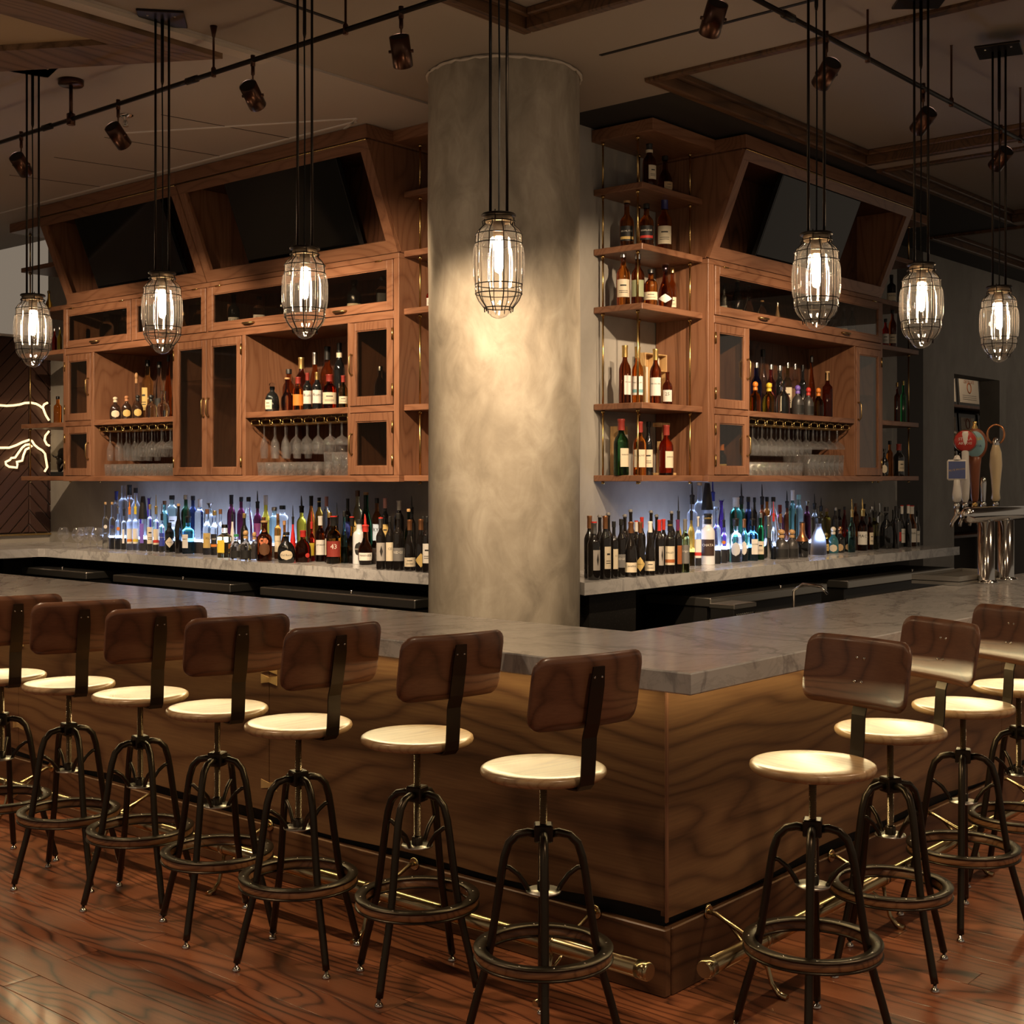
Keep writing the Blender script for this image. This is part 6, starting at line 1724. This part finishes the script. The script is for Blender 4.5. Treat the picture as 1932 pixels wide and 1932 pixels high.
def make_pendant():
    r = thing('cage_pendant', '', 'pendant lamp', (0, 0, PZ))
    MB().lathe([(0, .006), (.058, .006), (.062, .002), (.062, -.003), (.05, -.006), (0, -.006)], 28).build('top_plate', 'black_steel', r)
    MB().lathe([(.05, -.006), (.052, -.02), (.047, -.026), (.044, -.018), (.044, -.006)], 28).build('collar', 'lamp_socket', r)
    def lob(a, z):
        if z > -.06 or z < -.345:
            return 1.
        k = abs(math.sin(NL * a / 2 + PI / 2 * 0))
        amp = .085 if (-.25 < z < -.10) else .055
        ringpinch = 1.
        return 1 - amp * .5 + amp * (k ** .6)
    prof = [(.040, -.012), (.043, -.03), (.052, -.045), (.070, -.060), (.079, -.070), (.080, -.085), (.081, -.10), (.087, -.115), (.090, -.14), (.091, -.175), (.090, -.215), (.086, -.24),
            (.081, -.248), (.083, -.26), (.084, -.268), (.080, -.281), (.078, -.295), (.066, -.315), (.049, -.331), (.042, -.340), (.038, -.350), (.026, -.362), (.012, -.368), (0, -.370)]
    MB().lathe(prof, NL * 8, mod=lob).build('glass_jar', 'lamp_glass', r)
    cg = MB()
    wr = .0021
    for (z, R_) in ((-.024, .060), (-.069, .0835), (-.102, .0845), (-.248, .0845), (-.281, .0835), (-.331, .052)):
        cg.tube([(R_ * math.cos(2 * PI * k / 32), R_ * math.sin(2 * PI * k / 32), z) for k in range(32)], wr, 6, closed=True)
    for k in range(NL):
        a = 2 * PI * k / NL
        p = [(.058, -.018), (.056, -.036), (.074, -.054), (.0825, -.069), (.0835, -.102), (.0835, -.18), (.0835, -.248), (.0825, -.281), (.072, -.305), (.052, -.331), (.050, -.346)]
        cg.tube([(R_ * math.cos(a), R_ * math.sin(a), z) for R_, z in p], wr, 6)
    for k in range(3):
        a = 2 * PI * k / 3 + .4
        cg.tube([(.057 * math.cos(a), .057 * math.sin(a), .012), (.057 * math.cos(a), .057 * math.sin(a), -.03)], .0022, 6)
    cg.build('wire_cage', 'black_steel', r)
    MB().lathe([(0, -.006), (.02, -.006), (.022, -.05), (.021, -.075), (0, -.075)], 16).build('socket', 'lamp_socket', r)
    MB().lathe([(0, -.075), (.012, -.076), (.0155, -.09), (.0155, -.185), (.012, -.20), (0, -.207)], 14).build('bulb', 'bulb_glow', r)
    zt = CZ - PZ
    for sx in (-.030, .030):
        MB().tube([(sx, 0, .004), (sx, 0, zt - .01)], .0055, 8).build('hanging_rod', 'black_steel', r)
    MB().tube([(0, .008, .004), (0, .008, .02), (.002, .008, zt * .45), (-.001, .006, zt * .74), (0, .004, zt * .75)], [.007, .0032, .0032, .0032, .0032], 7).build('cord', 'felt_black', r)
    MB().tube([(0, .004, zt * .735), (0, .004, zt * .75), (0, .004, zt - .01)], [.004, .0075, .0075], 8).build('stem', 'black_steel', r)
    cn = MB().cbox(-.105, .105, -.105, .105, zt - .012, zt - .0005, .003).build('ceiling_plate', 'black_steel', r)
    for sx in (-.06, .06):
        MB().lathe([(0, zt - .016), (.005, zt - .015), (.006, zt - .012)], 8, (sx, -.05, 0)).build('screw', 'foot_nickel', cn)
    return r


pend = make_pendant()
index_children(pend)
PEND = [((3.574, 3.141), 'caged glass pendant lamp hanging in front of the plaster column'), ((3.574, 4.198), 'caged glass pendant lamp, first to the left of the column'),
        ((3.574, 5.194), 'caged glass pendant lamp, second to the left of the column'), ((3.574, 6.329), 'caged glass pendant lamp at the far left edge'),
        ((4.649, 2.457), 'caged glass pendant lamp, first to the right of the column'), ((5.613, 2.457), 'caged glass pendant lamp, second to the right of the column'),
        ((6.527, 2.457), 'caged glass pendant lamp at the far right edge')]
for i, ((x, y), lb) in enumerate(PEND):
    o = pend if i == 0 else copy_tree(pend)
    up = .1195 if (i == 0 or (i >= 4)) else 0.
    o.location = (x, y, PZ)
    o.rotation_euler = (0, 0, math.atan2(y, x) - PI / 2 + (.25 if i % 2 else -.1))
    o['label'] = lb; o['group'] = 'caged pendants above the bar'

# ================================================================ TRACK LIGHTING
TZ = 3.52
SPOT_GAIN = 1.75


def track(along, fixed, a0, a1, stems, feeds, joints, lab):
    r = thing('light_track', lab, 'track', (fixed, a0, TZ) if along == 'y' else (a0, fixed, TZ))
    P = (lambda a, z, o=0: (o, a - a0, z)) if along == 'y' else (lambda a, z, o=0: (a - a0, o, z))
    MB().tube([P(a0, 0), P(a1, 0)], .0115, 10).build('rail', 'black_steel', r)
    for a, top in stems:
        MB().tube([P(a, -.02), P(a, -.018), P(a, .02), P(a, .03), P(a, top - TZ - .055), P(a, top - TZ - .05), P(a, top - TZ - .001)], [.008, .012, .012, .0055, .0055, .008, .018], 10).build('stem', 'bronze_head', r)
    for a in feeds:
        MB().tube([P(a, -.03), P(a, .03)], .022, 6).tube([P(a, .03), P(a, CZ - TZ - .04)], .010, 8).build('feed_stem', 'bronze_head', r)
        MB().lathe([(0, CZ - TZ - .042), (.062, CZ - TZ - .042), (.066, CZ - TZ - .036), (.066, CZ - TZ - .012), (0, CZ - TZ - .012)], 24, P(a, 0)).build('feed_canopy', 'bronze_head', r)
    for a in joints:
        MB().tube([P(a - .045, 0), P(a - .04, 0), P(a + .04, 0), P(a + .045, 0)], [.012, .0175, .0175, .012], 8).build('joint', 'black_steel', r)
    return r


track('y', 3.80, 2.9, 8.6, [(5.113, CZ), (4.201, CZ), (7.6, CZ - .012)], [6.344], [5.28, 6.58], 'black track rail running above the left leg of the bar')
track('x', 2.70, 3.1, 9.0, [(5.592, CZ + .12), (6.531, CZ + .12), (7.488, CZ + .12)], [3.9], [4.87], 'black track rail running above the right leg of the bar')


def spot_head(loc, aim, lab, power, ang, drop=.13, small=False, col=WARM):
    """track head: clip, stem and a cylinder turned towards aim"""
    r = thing('track_spotlight', lab, 'spotlight', loc, group='track spotlights')
    k = .8 if small else 1.
    MB().tube([(0, 0, .022), (0, 0, -.028)], .011 * k, 8).build('clip', 'bronze_head', r)
    MB().tube([(0, 0, -.02), (0, 0, -drop * .5), (0, 0, -drop * .55), (0, 0, -drop - .02)], [.0085 * k, .0085 * k, .004 * k, .004 * k], 8).build('stem', 'bronze_head', r)
    d = (Vector(aim) - Vector(loc)).normalized()
    side = d.cross(Vector((0, 0, 1))).normalized()
    c = Vector((0, 0, -drop - .03)) + side * .045 * k * 0 + Vector((0, 0, 0))
    R_ = .041 * k; hl = .062 * k
    MB().tube([c - d * hl, c - d * hl * .98, c + d * hl * .98, c + d * hl], [R_ * .9, R_, R_, R_ * .97], 20, caps=False).build('housing', 'bronze_head', r)
    cap = MB().tube([c - d * hl * .97, c - d * (hl * .96)], R_ * .92, 20)
    cap.build('back_cap', 'gap_black', r)
    MB().tube([c + d * (hl * .78), c + d * (hl * .8)], R_ * .93, 20).build('lens', 'downlight_glow', r)
    MB().tube([c - side * R_ * 1.25, c + side * R_ * 1.25], .007 * k, 8).build('yoke_pin', 'bronze_head', r)
    if power:
        spot_light('track_spot_beam', tuple(Vector(loc) + c + d * (hl + .012)), aim, power * SPOT_GAIN, col, ang, .6, .03)
    return r


HL = [(5.903, 'black track spotlight third from the column over the left leg', (5.9, 6.6, 1.9)), (4.822, 'black track spotlight second from the column over the left leg', (5.9, 5.9, 2.1)),
      (3.867, 'black track spotlight nearest the column over the left leg', (5.20, 4.75, 1.3)), (6.852, 'black track spotlight at the far left over the bar', (5.9, 8.0, 1.9))]
for y, lb, aim in HL:
    spot_head((3.80, y, TZ), aim, lb, 150, 58)
spot_light('track_spot_beam', (3.82, 8.2, 3.36), (5.9, 9.3, 1.9), 260, WARM, 60, .6)
HR = [(3.447, 'bronze track spotlight at the top edge before the column', (4.9, 4.3, 1.3), 50), (4.299, 'bronze track spotlight beside the air slot right of the column', (5.7, 4.7, 1.1), 90),
      (5.199, 'bronze track spotlight behind the first right pendant', (6.6, 4.9, 1.9), 150), (6.192, 'bronze track spotlight behind the second right pendant', (7.6, 4.9, 1.9), 120),
      (7.195, 'bronze track spotlight at the far right edge', (8.6, 4.9, 1.8), 90)]
for x, lb, aim, pw in HR:
    spot_head((x, 2.70, TZ), aim, lb, pw, 56)
# small far track on the left
ft = thing('light_track', 'thin copper track on the distant wall at the far left', 'track', (4.6, 12.6, 3.36))
MB().tube([(0, 0, 0), (2.0, 0, 0)], .009, 6).build('rail', 'bronze_head', ft)
spot_head((5.86, 12.6, 3.36), (5.9, 12.9, 2.0), 'small black spotlight on the distant wall track', 0, 40, .30)
# sprinkler
sp = thing('fire_sprinkler', 'small chrome fire sprinkler under the left ceiling', 'sprinkler', (4.371, 6.714, CZ - .012))
MB().lathe([(0, 0), (.045, 0), (.045, -.004), (.03, -.012), (.012, -.016), (.010, -.03), (0, -.03)], 18).build('escutcheon', 'chrome', sp)
MB().tube([(-.008, 0, -.03), (-.012, 0, -.045), (-.004, 0, -.062)], .003, 6).tube([(.008, 0, -.03), (.012, 0, -.045), (.004, 0, -.062)], .003, 6).tube([(0, 0, -.03), (0, 0, -.06)], .003, 6).build('frame', 'chrome', sp)
MB().lathe([(0, -.062), (.016, -.063), (.016, -.066), (0, -.066)], 14).build('deflector', 'chrome', sp)
# recessed downlight in the far coffer
dl = thing('recessed_downlight', 'small bright recessed downlight in the far right coffer', 'downlight', (12.05, 4.70, CZ + .12))
MB().lathe([(.09, -.002), (.09, -.006), (.07, -.008), (.07, -.002)], 24).build('ring', 'white_paint', dl)
MB().lathe([(0, -.003), (.07, -.003)], 24).build('lens', 'downlight_glow', dl)
spot_light('downlight_beam', (12.05, 4.66, CZ + .09), (12.05, 4.9, 0), 60, (1, .9, .75), 110, .8)

# ================================================================ BAR STOOLS
def make_stool():
    r = thing('bar_stool', '', 'bar stool', (0, 0, 0))
    # fixed base
    LP = [(.018, .606), (.045, .611), (.075, .604), (.099, .580), (.112, .540), (.120, .495), (.134, .40), (.150, .295), (.158, .255), (.172, .20), (.195, .12), (.214, .048), (.220, .026)]
    for k in range(4):
        a = PI / 2 * k - PI / 2
        ca, sa = math.cos(a), math.sin(a)
        lg = MB().tube([(R_ * ca, R_ * sa, z) for R_, z in LP], .0122, 10).build('leg', 'stool_steel', r)
        MB().lathe([(0, 0), (.014, 0), (.015, .005), (.010, .012), (.006, .014), (.006, .03), (0, .03)], 12, (.2215 * ca, .2215 * sa, 0)).build('foot', 'foot_nickel', lg)
        BR = [(.117, .512), (.098, .510), (.072, .49), (.052, .462), (.043, .445)]
        MB().tube([(R_ * ca, R_ * sa, z) for R_, z in BR], .0072, 8).build('brace', 'stool_steel', r)
    MB().cbox(-.027, .027, -.027, .027, .586, .636, .004).build('hub', 'stool_steel', r)
    MB().lathe([(0, .440), (.050, .440), (.051, .443), (.050, .446), (0, .446)], 28).build('lower_plate', 'brushed_steel', r)
    MB().lathe([(.018, .446), (.018, .470), (.012, .474), (0, .474)], 12).build('lower_nut', 'stool_steel', r)
    MB().lathe([(.166, .281), (.2005, .281), (.2015, .284), (.2005, .287), (.166, .287), (.165, .284), (.166, .281)], 56).lathe([(.166, .252), (.2005, .252), (.2015, .255), (.2005, .258), (.166, .258), (.165, .255), (.166, .252)], 56).build('ring_plate', 'stool_steel', r)
    MB().lathe([(.170, .258), (.1955, .258), (.1975, .262), (.1975, .277), (.1955, .281), (.170, .281), (.170, .258)], 56).build('foot_ring', 'ring_wood', r)
    sc_ = MB()
    for k in range(12):
        a = 2 * PI * k / 12 + .13
        sc_.lathe([(0, .2885), (.0032, .288), (.0036, .287)], 8, (.183 * math.cos(a), .183 * math.sin(a), 0))
    sc_.build('ring_screws', 'foot_nickel', r, kind='stuff')
    # swivelling top: local -y is the back of the sitter
    th = MB()
    prof = []
    z = .475
    while z < .762:
        prof += [(.0098, z), (.0118, z + .002)]
        z += .004
    prof += [(.0098, .764)]
    th.lathe(prof, 12, smooth=False)
    th.build('threaded_post', 'screw_steel', r)
    MB().lathe([(0, .764), (.062, .764), (.064, .767), (.062, .770), (0, .770)], 24).build('seat_flange', 'stool_steel', r)
    MB().lathe([(0, .770), (.150, .770), (.172, .773), (.180, .781), (.182, .788), (.180, .796), (.174, .800), (.166, .8010), (.12, .7995), (.06, .7985), (0, .798)], 48).build('seat', 'seat_wood', r)
    # flat steel bracket
    path = [(-.06, .7655), (-.15, .7655), (-.182, .768), (-.196, .782), (-.201, .81), (-.205, .86), (-.208, .915), (-.221, .955), (-.232, 1.01), (-.241, 1.06), (-.249, 1.115)]
    hw, tk = .0245, .0052
    v = []; f = []
    for i, (q, z) in enumerate(path):
        a = Vector(path[max(0, i - 1)]); b_2 = Vector(path[min(len(path) - 1, i + 1)])
        t = (b_2 - a).normalized(); n_ = Vector((t.y, -t.x)) * tk / 2
        wv = hw if i < len(path) - 1 else hw * .8
        for sx in (-1, 1):
            for sn in (-1, 1):
                v.append((sx * wv, q + n_.x * sn, z + n_.y * sn))
    for i in range(len(path) - 1):
        o = i * 4
        for a_, b_3 in ((0, 1), (1, 3), (3, 2), (2, 0)):
            f.append((o + a_, o + b_3, o + 4 + b_3, o + 4 + a_))
    f += [(0, 2, 3, 1), (len(v) - 4, len(v) - 3, len(v) - 1, len(v) - 2)]
    br = MB().add(v, f, False).build('back_bracket', 'stool_steel', r)
    # curved plywood backrest with rounded corners
    Wd, Ht, Rc, tk2 = .385, .205, .042, .013
    zc = 1.045; curv = .55
    n_u, n_v = 22, 10
    def out_z(u):   # half height with rounded corners
        e = abs(u) - (Wd / 2 - Rc)
        if e <= 0: return Ht / 2
        return Ht / 2 - Rc + math.sqrt(max(0., Rc * Rc - e * e))
    us = [Wd / 2 * math.sin(-PI / 2 + PI * i / n_u) if False else 0 for i in range(n_u + 1)]
    us = []
    for i in range(n_u + 1):
        t = -1 + 2 * i / n_u
        us.append(Wd / 2 * (math.copysign(1 - (1 - abs(t)) ** 1.7, t)))
    v = []; f = []
    lean = (-.249 + .208) / (1.115 - .915)
    for layer in (0, 1):
        for u in us:
            h2 = out_z(u)
            for j in range(n_v + 1):
                w2 = -1 + 2 * j / n_v
                zz_ = w2 * h2
                off = -.228 + (zz_) * (-.175) + curv * u * u * 1.2
                edge = 1. if (j in (0, n_v) or abs(u) > Wd / 2 - .001) else 0.
                y_ = off + (tk2 / 2 - .003 * edge) * (1 if layer == 0 else -1) + .0105
                v.append((u, y_, zc + zz_))
    nn = (n_u + 1) * (n_v + 1)
    ix = lambda l, i, j: l * nn + i * (n_v + 1) + j
    for i in range(n_u):
        for j in range(n_v):
            f.append((ix(0, i, j), ix(0, i, j + 1), ix(0, i + 1, j + 1), ix(0, i + 1, j)))
            f.append((ix(1, i, j), ix(1, i + 1, j), ix(1, i + 1, j + 1), ix(1, i, j + 1)))
    for i in range(n_u):
        f.append((ix(0, i, 0), ix(0, i + 1, 0), ix(1, i + 1, 0), ix(1, i, 0)))
        f.append((ix(0, i, n_v), ix(1, i, n_v), ix(1, i + 1, n_v), ix(0, i + 1, n_v)))
    for j in range(n_v):
        f.append((ix(0, 0, j), ix(1, 0, j), ix(1, 0, j + 1), ix(0, 0, j + 1)))
        f.append((ix(0, n_u, j), ix(0, n_u, j + 1), ix(1, n_u, j + 1), ix(1, n_u, j)))
    MB().add(v, f, True).build('backrest', 'back_wood', r)
    bo = MB()
    for (u, z) in ((-.013, 1.085), (.013, 1.085), (-.013, 1.015), (.013, 1.015)):
        yf = -.228 + (z - zc) * (-.175) + .0105 + tk2 / 2
        bo.lathe([(.0052, 0), (.0045, .003), (0, .0045)], 10, (u, yf - .0005, z), axis='y')
        yb = -.208 - (z - .915) * .205 - .0035
        bo.lathe([(0, -.0035), (.003, -.0028), (.0035, 0)], 8, (u, yb + .0005, z), axis='y')
    bo.build('bolts', 'foot_nickel', r, kind='stuff')
    return r


stool = make_stool()
index_children(stool)
SWIVEL = ('threaded_post', 'seat_flange', 'seat', 'back_bracket', 'backrest', 'bolts')
# (x, y, direction the back points, measured from camera-near direction towards the right in degrees, base turn)
fwd = math.atan2(.6526, .7577)
STOOLS = [((2.950, 2.422), 36, 0, 'walnut bar stool nearest the bar corner on the left side'), ((3.050, 3.030), 37, -28, 'second walnut bar stool left of the bar corner'),
          ((2.946, 3.493), 43, 33, 'third walnut bar stool left of the bar corner'), ((2.953, 3.951), 33, -16, 'fourth walnut bar stool left of the bar corner'),
          ((2.949, 4.430), 33, 37, 'fifth walnut bar stool left of the bar corner'), ((2.914, 4.880), 32, 40, 'sixth walnut bar stool left of the bar corner'),
          ((2.850, 5.300), 36, 8, 'walnut bar stool cut by the left edge of the picture'),
          ((3.503, 1.863), 127, -16, 'walnut bar stool nearest the bar corner on the right side'), ((4.165, 1.930), 112, 22, 'second walnut bar stool right of the bar corner'),
          ((4.770, 1.928), 110, -21, 'third walnut bar stool right of the bar corner'), ((5.357, 1.938), 108, 10, 'walnut bar stool cut by the right edge of the picture')]
for i, ((x, y), ang, base, lb) in enumerate(STOOLS):
    o = stool if i == 0 else copy_tree(stool)
    # world angle of "towards the camera" is fwd + pi; turning to the right in the picture is clockwise seen from above... measured counter-clockwise here
    back = fwd + PI + math.radians(ang)
    leg = fwd + PI + math.radians(base)
    o.location = (x, y, 0)
    o.rotation_euler = (0, 0, leg + PI / 2)
    for c in (stool.children if i == 0 else o.children):
        if c.name.split('.')[0] in SWIVEL:
            c.rotation_euler = (0, 0, back - leg)
    o['label'] = lb; o['group'] = 'walnut bar stools along the bar'

# ================================================================ BEER TOWER
bt = thing('beer_tower', 'polished steel beer tower with tap handles on the right end of the bar', 'beer tower', (7.05, 2.70, BT + .0005))
for x in (-.06, .22):
    MB().lathe([(0, 0), (.062, 0), (.062, .008), (.046, .014), (.043, .02), (.043, .33), (0, .33)], 28, (x, 0, 0)).build('post', 'chrome', bt)
    g = MB()
    for k in range(5):
        a = 2 * PI * k / 5
        g.lathe([(.006, .008), (.006, .014), (0, .015)], 8, (x + .053 * math.cos(a), .053 * math.sin(a), 0))
    g.build('flange_bolts', 'foot_nickel', bt, kind='stuff')
dome = [(0, -.045)] + [(.042 * math.sin(t * PI / 10), -.012 - .033 * math.cos(t * PI / 10)) for t in range(1, 5)]
pr = dome + [(.042, -.012), (.042, .74)] + [(.042 * math.cos(t * PI / 10), .74 + .033 * math.sin(t * PI / 10)) for t in range(1, 5)] + [(0, .773)]
MB().lathe(pr, 28, (-.29, 0, .365), axis='x').build('cross_tube', 'chrome', bt)
for x in (-.24, -.13, 0., .12, .30):
    fb = MB().tube([(x, .03, .365), (x, .085, .372)], .012, 10).tube([(x, .085, .395), (x, .085, .36), (x, .11, .325), (x, .115, .30)], [.013, .013, .010, .009], 10)
    fb.build('faucet', 'chrome', bt)
    MB().lathe([(.011, .395), (.015, .40), (.015, .42), (.009, .43), (0, .43)], 12, (x, .085, 0)).build('faucet_collar', 'brass' if x == 0. else 'chrome', bt)
cam_dir = math.atan2(-2.7, -7.0)
def handle_root(x, lab):
    return thing('tap_handle', lab, 'tap handle', (7.05 + x, 2.785, BT + .43), cam_dir + PI / 2, 'beer tap handles')
h1 = handle_root(-.24, 'white tap handle with square blue label')
MB().lathe([(.012, 0), (.022, .01), (.024, .04), (.018, .09), (.016, .12), (0, .12)], 16).build('grip', 'tap_white', h1)
MB().cbox(-.05, .05, -.013, .013, .115, .225, .008).build('sign_block', 'tap_white', h1)
MB().lathe([(.02, .225), (.012, .245), (0, .25)], 12).build('finial', 'tap_white', h1)
MB().box(-.042, .042, -.0142, -.013, .125, .215).build('sign_face', 'tap_blue', h1)
flat_text('lettering', 'BLUE MOON', .078, 'print_gold', h1, (0, -.0148, .172), (1, 0, .12), (0, 0, 1))
h2 = handle_root(-.13, 'white tap handle with round red sign')
MB().lathe([(.012, 0), (.020, .02), (.024, .10), (.018, .22), (.020, .30), (.026, .36), (.024, .375), (0, .38)], 16).build('grip', 'tap_white', h2)
MB().lathe([(0, -.02), (.050, -.02), (.056, -.012), (.056, .012), (.050, .02), (0, .02)], 28, (0, 0, .325), axis='y').build('sign_disc', 'tap_red', h2)
MB().lathe([(.058, -.012), (.061, 0), (.058, .012)], 28, (0, 0, .325), axis='y').build('sign_rim', 'cap_goldmetal', h2)
flat_text('lettering', 'STELLA', .068, 'paper', h2, (0, -.0215, .335), (1, 0, 0), (0, 0, 1))
flat_text('lettering', 'ARTOIS', .068, 'paper', h2, (0, -.0215, .312), (1, 0, 0), (0, 0, 1))
h3 = handle_root(0., 'red brown wooden tap handle with oval lagoon sign')
MB().lathe([(.014, 0), (.020, .02), (.024, .12), (.030, .20), (.034, .24), (0, .25)], 16).build('grip', 'tap_brown', h3)
m_ = MB().lathe([(0, -.018), (.066, -.018), (.072, -.010), (.072, .010), (.066, .018), (0, .018)], 28, (0, 0, 0), axis='y')
m_.v = [(p[0] * .9, p[1], p[2] * 1.2 + .31) for p in m_.v]; m_.build('sign_oval', 'tap_brown', h3)
m_ = MB().lathe([(0, -.0195), (.056, -.0195), (.058, -.018)], 28, (0, 0, 0), axis='y')
m_.v = [(p[0] * .9, p[1], p[2] * 1.2 + .31) for p in m_.v]; m_.build('sign_face', 'tap_teal', h3)
flat_text('lettering', 'KONA', .075, 'print_yellow', h3, (0, -.0205, .34), (1, 0, 0), (0, 0, 1))
flat_text('lettering', 'WAILUA', .07, 'print_navy', h3, (0, -.0205, .30), (1, 0, 0), (0, 0, 1))
MB().lathe([(.014, .385), (.016, .40), (.009, .415), (.012, .43), (0, .437)], 12).build('finial', 'brass', h3)
h4 = handle_root(.12, 'plain chrome tap handle')
MB().lathe([(.010, 0), (.012, .02), (.016, .10), (.012, .13), (0, .135)], 14).build('grip', 'chrome', h4)
h5 = handle_root(.30, 'long pale wooden tap handle topped by a horseshoe ring')
MB().lathe([(.016, 0), (.024, .015), (.020, .05), (.026, .12), (.034, .20), (.030, .27), (.018, .31), (.012, .33), (0, .335)], 20).build('grip', 'tap_cream', h5)
MB().tube([(.045 * math.cos(a), 0, .37 + .055 * math.sin(a)) for a in [math.radians(-60 + 300 * k / 14) for k in range(15)]], .006, 8).build('ring', 'cap_coppermetal', h5)
MB().lathe([(.018, .31), (.020, .33), (.012, .35), (0, .36)], 12).build('ferrule', 'chrome', h5)
# drip tray
dt = thing('drip_tray', 'shallow stainless drip tray below the beer tower', 'tray', (6.72, 2.735, BT))
MB().box(0, .66, 0, .26, .018, .022).build('floor_plate', 'brushed_steel', dt)
for a in ((0, .66, 0, .008), (0, .66, .252, .26), (0, .008, .008, .252), (.652, .66, .008, .252)):
    MB().box(*a, .001, .048).build('rim', 'brushed_steel', dt)
for k in range(14):
    MB().box(.03 + k * .044, .05 + k * .044, .02, .24, .030, .034).build('grille_bar', 'brushed_steel', dt)

# ================================================================ STOREROOM BEYOND THE DOORWAY
sr = thing('storage_shelves', 'dark shelf rack in the room beyond the doorway', 'shelf', (15.9, 6.45, 0))
for z in (.95, 1.35, 1.72, 2.12, 2.50):
    part_box('shelf_board', 'walnut_dark_z', sr, -1.3, 1.3, -.18, .28, z - .03, z)
for x in (-1.3, 1.27):
    part_box('upright', 'walnut_dark_z', sr, x, x + .03, -.18, .28, 0, 2.9)
def cert(x, z, w_, h_, lab, txt):
    o = thing('framed_certificate', lab, 'certificate', (x, 6.40, z))
    o.rotation_euler = (math.radians(-4), 0, 0)
    part_box('frame', 'frame_black', o, -w_ / 2 - .05, w_ / 2 + .05, 0, .02, 0, h_ + .1, c=.003)
    part_box('sheet', 'paper', o, -w_ / 2, w_ / 2, -.003, 0, .05, h_ + .05, c=.0005)
    MB().tube([(math.cos(a) * .06, -.005, .05 + h_ * .62 + math.sin(a) * .06) for a in [2 * PI * k / 20 for k in range(20)]], .006, 5, closed=True).build('printed_seal', 'print_rust', o)
    flat_text('lettering', txt, w_ * .55, 'print_rust', o, (0, -.005, .05 + h_ * .87), (1, 0, 0), (0, 0, 1))
    for k in range(3):
        MB().box(-w_ * .36, w_ * .36, -.0045, -.003, .05 + h_ * (.14 + .08 * k), .05 + h_ * (.155 + .08 * k)).build('printed_line', 'print_grey', o)
cert(16.05, 2.50, .60, .30, 'large framed certificate with red seal on the top storeroom shelf', 'CERTIFICATE')
cert(15.35, 2.50, .55, .28, 'framed certificate half hidden by the left door jamb', 'CERTIFICATE')
cert(16.0, 2.12, .42, .20, 'small framed certificate on the second storeroom shelf', 'LICENSE')
cert(15.45, 2.12, .38, .20, 'small framed certificate left on the second storeroom shelf', 'LICENSE')
cert(16.6, 2.12, .42, .20, 'small framed certificate right on the second storeroom shelf', 'LICENSE')
for i, x in enumerate((15.55, 15.78, 15.98, 16.3)):
    mobj('steel_cup', MB().lathe([(0, .004), (.045, .004), (.048, 0), (.06, .2 - .05 * (i == 3)), (.062, .24 - .06 * (i == 3)), (.056, .24 - .06 * (i == 3)), (.042, .01), (0, .01)], 16).mesh('cup'), 'chrome', None,
         'steel mixing cup, %s from the left on the storeroom shelf' % ordinal(i), 'cup', 'steel cups in the storeroom', loc=(x, 6.42, 1.7205))
spot_light('storeroom_light', (15.2, 5.75, 3.6), (15.9, 6.5, 1.8), 30, WARM, 120, .8)
